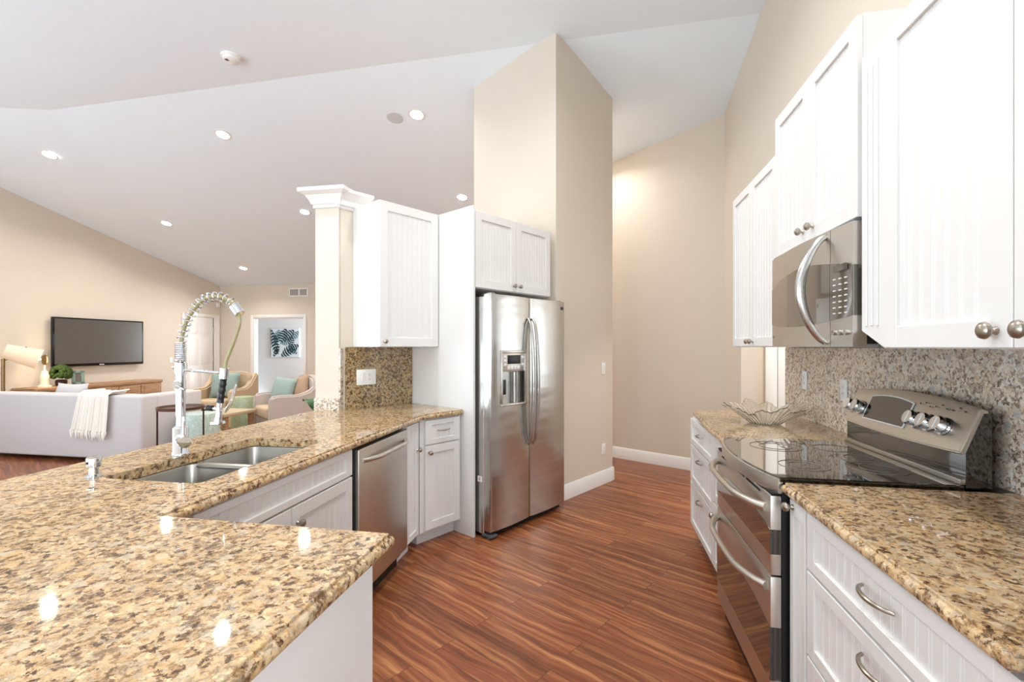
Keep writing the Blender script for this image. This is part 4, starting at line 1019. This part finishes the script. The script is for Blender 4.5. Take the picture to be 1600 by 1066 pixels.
# side table
t = thing('side_table', 'small round dark metal side table in front of the sofa arm', 'table', 'A', -4.55, 4.72)
wx, wy = (-.699*5.2, 5.2); t.location = (wx, wy, 0)
b = B(); b.lathe([(0, .685), (.215, .685), (.225, .69), (.23, .72), (.222, .72), (.215, .697), (0, .697)], 40); b.make('tray_top', 'tabletop', t)
for k in range(4):
    q = pi/4+k*pi/2+.15; b = B(); b.cyl((.21*math.cos(q), .21*math.sin(q), 0), (.21*math.cos(q), .21*math.sin(q), .69), .009); b.make('leg', 'bronze', t)
b = B()
for k in range(4):
    q = pi/4+k*pi/2+.15; q2 = q+pi/2; b.tube([(.21*math.cos(q), .21*math.sin(q), .05), (.21*math.cos(q2), .21*math.sin(q2), .05)], .007, 6)
b.make('stretcher', 'bronze', t)
def W2(px, Y): return ((px-800)/740*Y, Y)
def stool(px, Y, r, h, mat, label):
    t = thing('garden_stool', label, 'stool', 'A', 0, 0); x, y = W2(px, Y); t.location = (x, y, .0125 if mat == 'celadon' else 0)
    b = B(); b.lathe([(r*.9, 0), (r, .02), (r, h-.03), (r*.96, h), (0, h)], 40); b.make('drum', mat, t)
stool(312, 5.95, .22, .54, 'aqua', 'wide aqua ceramic drum stool behind the side table'); stool(379, 7.55, .165, .565, 'celadon', 'tall pale green ceramic drum stool between the armchairs')
# rug, coffee table
b = B(); b.box(-7.6, -4.95, 5.75, 8.3, .0, .012, .004); o = b.make('area_rug', 'rug'); put(o, 'A', 0, 0); tag(o, 'beige rug under the living room seating', 'rug')
t = thing('coffee_table', 'low light wood coffee table in the living room', 'table', 'A', 0, 0, .012); x, y = W2(335, 6.9); t.location = (x, y, .012)
b = B(); b.box(-.45, .45, -.3, .3, .38, .43, .01); b.make('table_top', 'rug', t)
for sx in (-.4, .4):
    for sy in (-.25, .25): b = B(); b.box(sx-.03, sx+.03, sy-.03, sy+.03, 0, .385); b.make('leg', 'oak', t)
t = thing('bead_garland', 'small dark wooden object lying on the coffee table', 'ornament', 'A', 0, 0, .45); x, y = W2(322, 6.75); t.location = (x, y, .4425)
b = B(); 
for k in range(7): bmesh.ops.create_icosphere(b.bm, subdivisions=2, radius=.022, matrix=Matrix.Translation((-.12+.04*k, .01*math.sin(k*2), .022)))
b.make('beads', 'bronze', t)
# armchairs
def armchair(px, Y, rz, matb, matc, label, sc=1):
    t = thing('armchair', label, 'armchair', 'A', 0, 0); x, y = W2(px, Y); t.location = (x, y, 0); t.rotation_euler = (0, 0, rz); t.scale = (sc, sc, sc)
    # faces -y; x width
    b = B(); b.box(-.40, .40, -.38, .42, .02, .32, .02, 2); b.make('skirted_base', matb, t)
    b = B(); b.box(-.27, .27, -.42, .25, .32, .485, .045, 4); b.make('seat_cushion', matc, t)
    b = B(); b.poly([(-.37, .25), (.37, .25), (.37, .82), (.30, .90), (.15, .925), (-.15, .925), (-.30, .90), (-.37, .82)], d0=.22, d1=.42)
    es = [e for e in b.bm.edges]; bmesh.ops.bevel(b.bm, geom=es, offset=.03, segments=3, affect='EDGES'); b.make('backrest', matb, t)
    for s_ in (-1, 1):
        # side panel sweeping up into the back
        pr = [(-.40, .02), (-.40, .60), (-.38, .645), (-.30, .665), (.0, .66), (.15, .70), (.26, .80), (.34, .88), (.42, .90), (.43, .02)]
        b = B(); n = len(pr); xa, xb = (s_*.29, s_*.41)
        A = [b.bm.verts.new((xa, y_, z_)) for y_, z_ in pr]; C = [b.bm.verts.new((xb, y_, z_)) for y_, z_ in pr]
        b.bm.faces.new(A); b.bm.faces.new(C[::-1])
        for i in range(n): b.bm.faces.new((A[i], C[i], C[(i+1) % n], A[(i+1) % n]))
        bmesh.ops.recalc_face_normals(b.bm, faces=b.bm.faces[:]); bmesh.ops.bevel(b.bm, geom=b.bm.edges[:], offset=.025, segments=3, affect='EDGES')
        b.make('arm', matb, t)
    return t
a1 = armchair(348, 8.2, .03, 'linen', 'linen', 'tan upholstered armchair with a teal pillow, facing the viewer')
a2 = armchair(452, 7.3, -.80, 'linengrey', 'linen', 'grey-tan slipcovered armchair seen from its side near the doorway')
t = thing('throw_pillow', 'teal pillow on the armchair facing the viewer', 'pillow', 'A', 0, 0); t.location = a1.location+Vector((-.0, .06, .70)); t.rotation_euler = (-.2, 0, .03)
pillow(.5, .46, .17, 'teal', 'cushion', t)
def rel(o, v): return o.location+Matrix.Rotation(o.rotation_euler.z, 3, 'Z') @ Vector(v)
t = thing('throw_pillow', 'teal pillow in the side-on armchair', 'pillow', 'A', 0, 0); t.location = rel(a2, (-.08, -.06, .70)); t.rotation_euler = (-.25, .1, -.3)
pillow(.42, .42, .16, 'teal', 'cushion', t)
t = thing('throw_pillow', 'tan pillow behind the teal one in the side-on armchair', 'pillow', 'A', 0, 0); t.location = rel(a2, (.06, .13, .72)); t.rotation_euler = (-.2, -.2, -.5)
pillow(.42, .42, .15, 'pillowbeige', 'cushion', t)
# plant behind the counter
t = thing('potted_plant', 'green broad-leaf plant just behind the counter, left of the post', 'plant', 'A', -2.47, 3.86)
b = B(); b.lathe([(.13, 0), (.17, .3), (.18, .32), (.16, .32), (.15, .28), (0, .27)], 28); b.make('pot', 'claypot', t)
def leafmesh(b, base, tip, width, curl=.1, n=10):
    base = Vector(base); tip = Vector(tip); d = tip-base; side = d.cross(Vector((0, 0, 1))).normalized(); up = side.cross(d).normalized()
    L_ = []; R_ = []; Cn = []
    for i in range(n+1):
        u = i/n; c = base+d*u+up*curl*math.sin(pi*u); w = width*math.sin(pi*min(1, u*1.0))**.8*(1-.35*u)
        Cn.append(b.bm.verts.new(c)); L_.append(b.bm.verts.new(c+side*w+up*.15*w)); R_.append(b.bm.verts.new(c-side*w+up*.15*w))
    for i in range(n):
        b.bm.faces.new((L_[i], Cn[i], Cn[i+1], L_[i+1])); b.bm.faces.new((Cn[i], R_[i], R_[i+1], Cn[i+1]))
rnd = random.Random(3)
for k in range(14):
    b = B(); q = k*2.4; r = .15+.06*rnd.random(); h = .6+.36*rnd.random()
    base = (.04*math.cos(q), .04*math.sin(q), .27); mid = (r*.5*math.cos(q), r*.5*math.sin(q), h-.05)
    b.tube([base, (r*.3*math.cos(q), r*.3*math.sin(q), h*.6), mid], .005, 6)
    leafmesh(b, mid, (r*1.35*math.cos(q), r*1.35*math.sin(q), h+.0), .075, .05); b.make('leaf', 'leaf', t)
# wall fittings of the living room
t = thing('air_vent', 'white air supply grille high on the far wall', 'vent', 'A', 0, FARW, 0)
pv = FARW; 
def farp(px): 
    k = (px-800)/740; Y = FARW/(math.cos(TH)+k*math.sin(TH)); return WA(k*Y, Y)[0], Y
p0, Y0 = farp(452); p1, Y1 = farp(482); put(t, 'A', p0, FARW, EYE+(542-464)/740*Y0)
w = p1-p0; h = 13.5/740*Y0
b = B(); b.box(0, w, -.015, 0, 0, h, .004); b.make('frame', 'trimwhite', t)
b = B()
for k in range(12): 
    xx = .03+(w-.06)*k/12; 
    if k != 6: b.box(xx+.004, xx+(w-.06)/12-.010, -.018, -.014, .03, h-.03)
b.make('louvres', 'ventdark', t)
t = thing('motion_sensor', 'tiny white sensor near the corner above the panelled door', 'sensor', 'P', TVW, 9.5, 2.33)
b = B(); b.box(-.045, .045, -.04, 0, -.05, .05, .012, 3); b.make('housing', 'plate', t)
plate_thing('light switch', 'small white switch plate on the television wall beside the door', 'P', TVW, 8.3, 1.1, 0, 1, 'light_switch')
# painting in the far room
t = thing('wall_art', 'canvas of dark teal palm leaves on white, in the room beyond the doorway', 'painting', 'A', -9.40, 12.295, 1.07)
b = B(); b.box(0, .92, -.045, 0, 0, .83, .003, 1); b.make('canvas', 'canvas', t)
b = B(); b.box(-.012, .0, -.05, 0, -.0, .83); b.make('canvas_edge', 'frameedge', t)
b = B()
def leaf2d(cx, cz, ang, ln, lobes, wmax):
    ca, sa = math.cos(ang), math.sin(ang)
    def P(u, w): return (cx+u*ca-w*sa, cz+u*sa+w*ca)
    for k in range(lobes):
        u0 = ln*k/lobes; u1 = ln*(k+.72)/lobes; wv = wmax*math.sin(pi*(k+.9)/(lobes+1))
        for s_ in (-1, 1):
            pts = [P(u0, 0), P(u0+.02, s_*wv*.6), P(u1+.03, s_*wv), P(u1+.01, s_*wv*.4), P(u1, 0)]
            pts = [(min(.91, max(.01, x)), min(.82, max(.01, z))) for x, z in pts]
            try:
                vs = [b.bm.verts.new((x, -.0462, z)) for x, z in pts]; b.bm.faces.new(vs)
            except Exception: pass
leaf2d(.5, .82, -2.0, .42, 6, .2); leaf2d(.75, .78, -2.4, .4, 6, .18); leaf2d(.02, .8, -1.3, .75, 9, .16); leaf2d(.35, .03, .6, .45, 6, .17); leaf2d(.9, .35, 3.6, .4, 6, .16); leaf2d(.6, .3, 1.2, .3, 5, .13); leaf2d(.1, .02, 1.1, .35, 5, .1)
b.make('leaf_print', 'leafprint', t, smooth=False)
simple('leafprint2', (92, 142, 150), .8, var=.3, vscale=14)
b = B(); Y2 = -.0457
leaf2d(.28, .8, -1.9, .4, 7, .14); leaf2d(.9, .75, 4.0, .3, 5, .12); leaf2d(.3, .4, .2, .35, 6, .12); leaf2d(.85, .1, 2.5, .3, 5, .12); leaf2d(.12, .35, 1.2, .3, 6, .1)
for v in b.bm.verts: v.co.y = -.0456
b.make('pale_leaf_print', 'leafprint2', t, smooth=False)
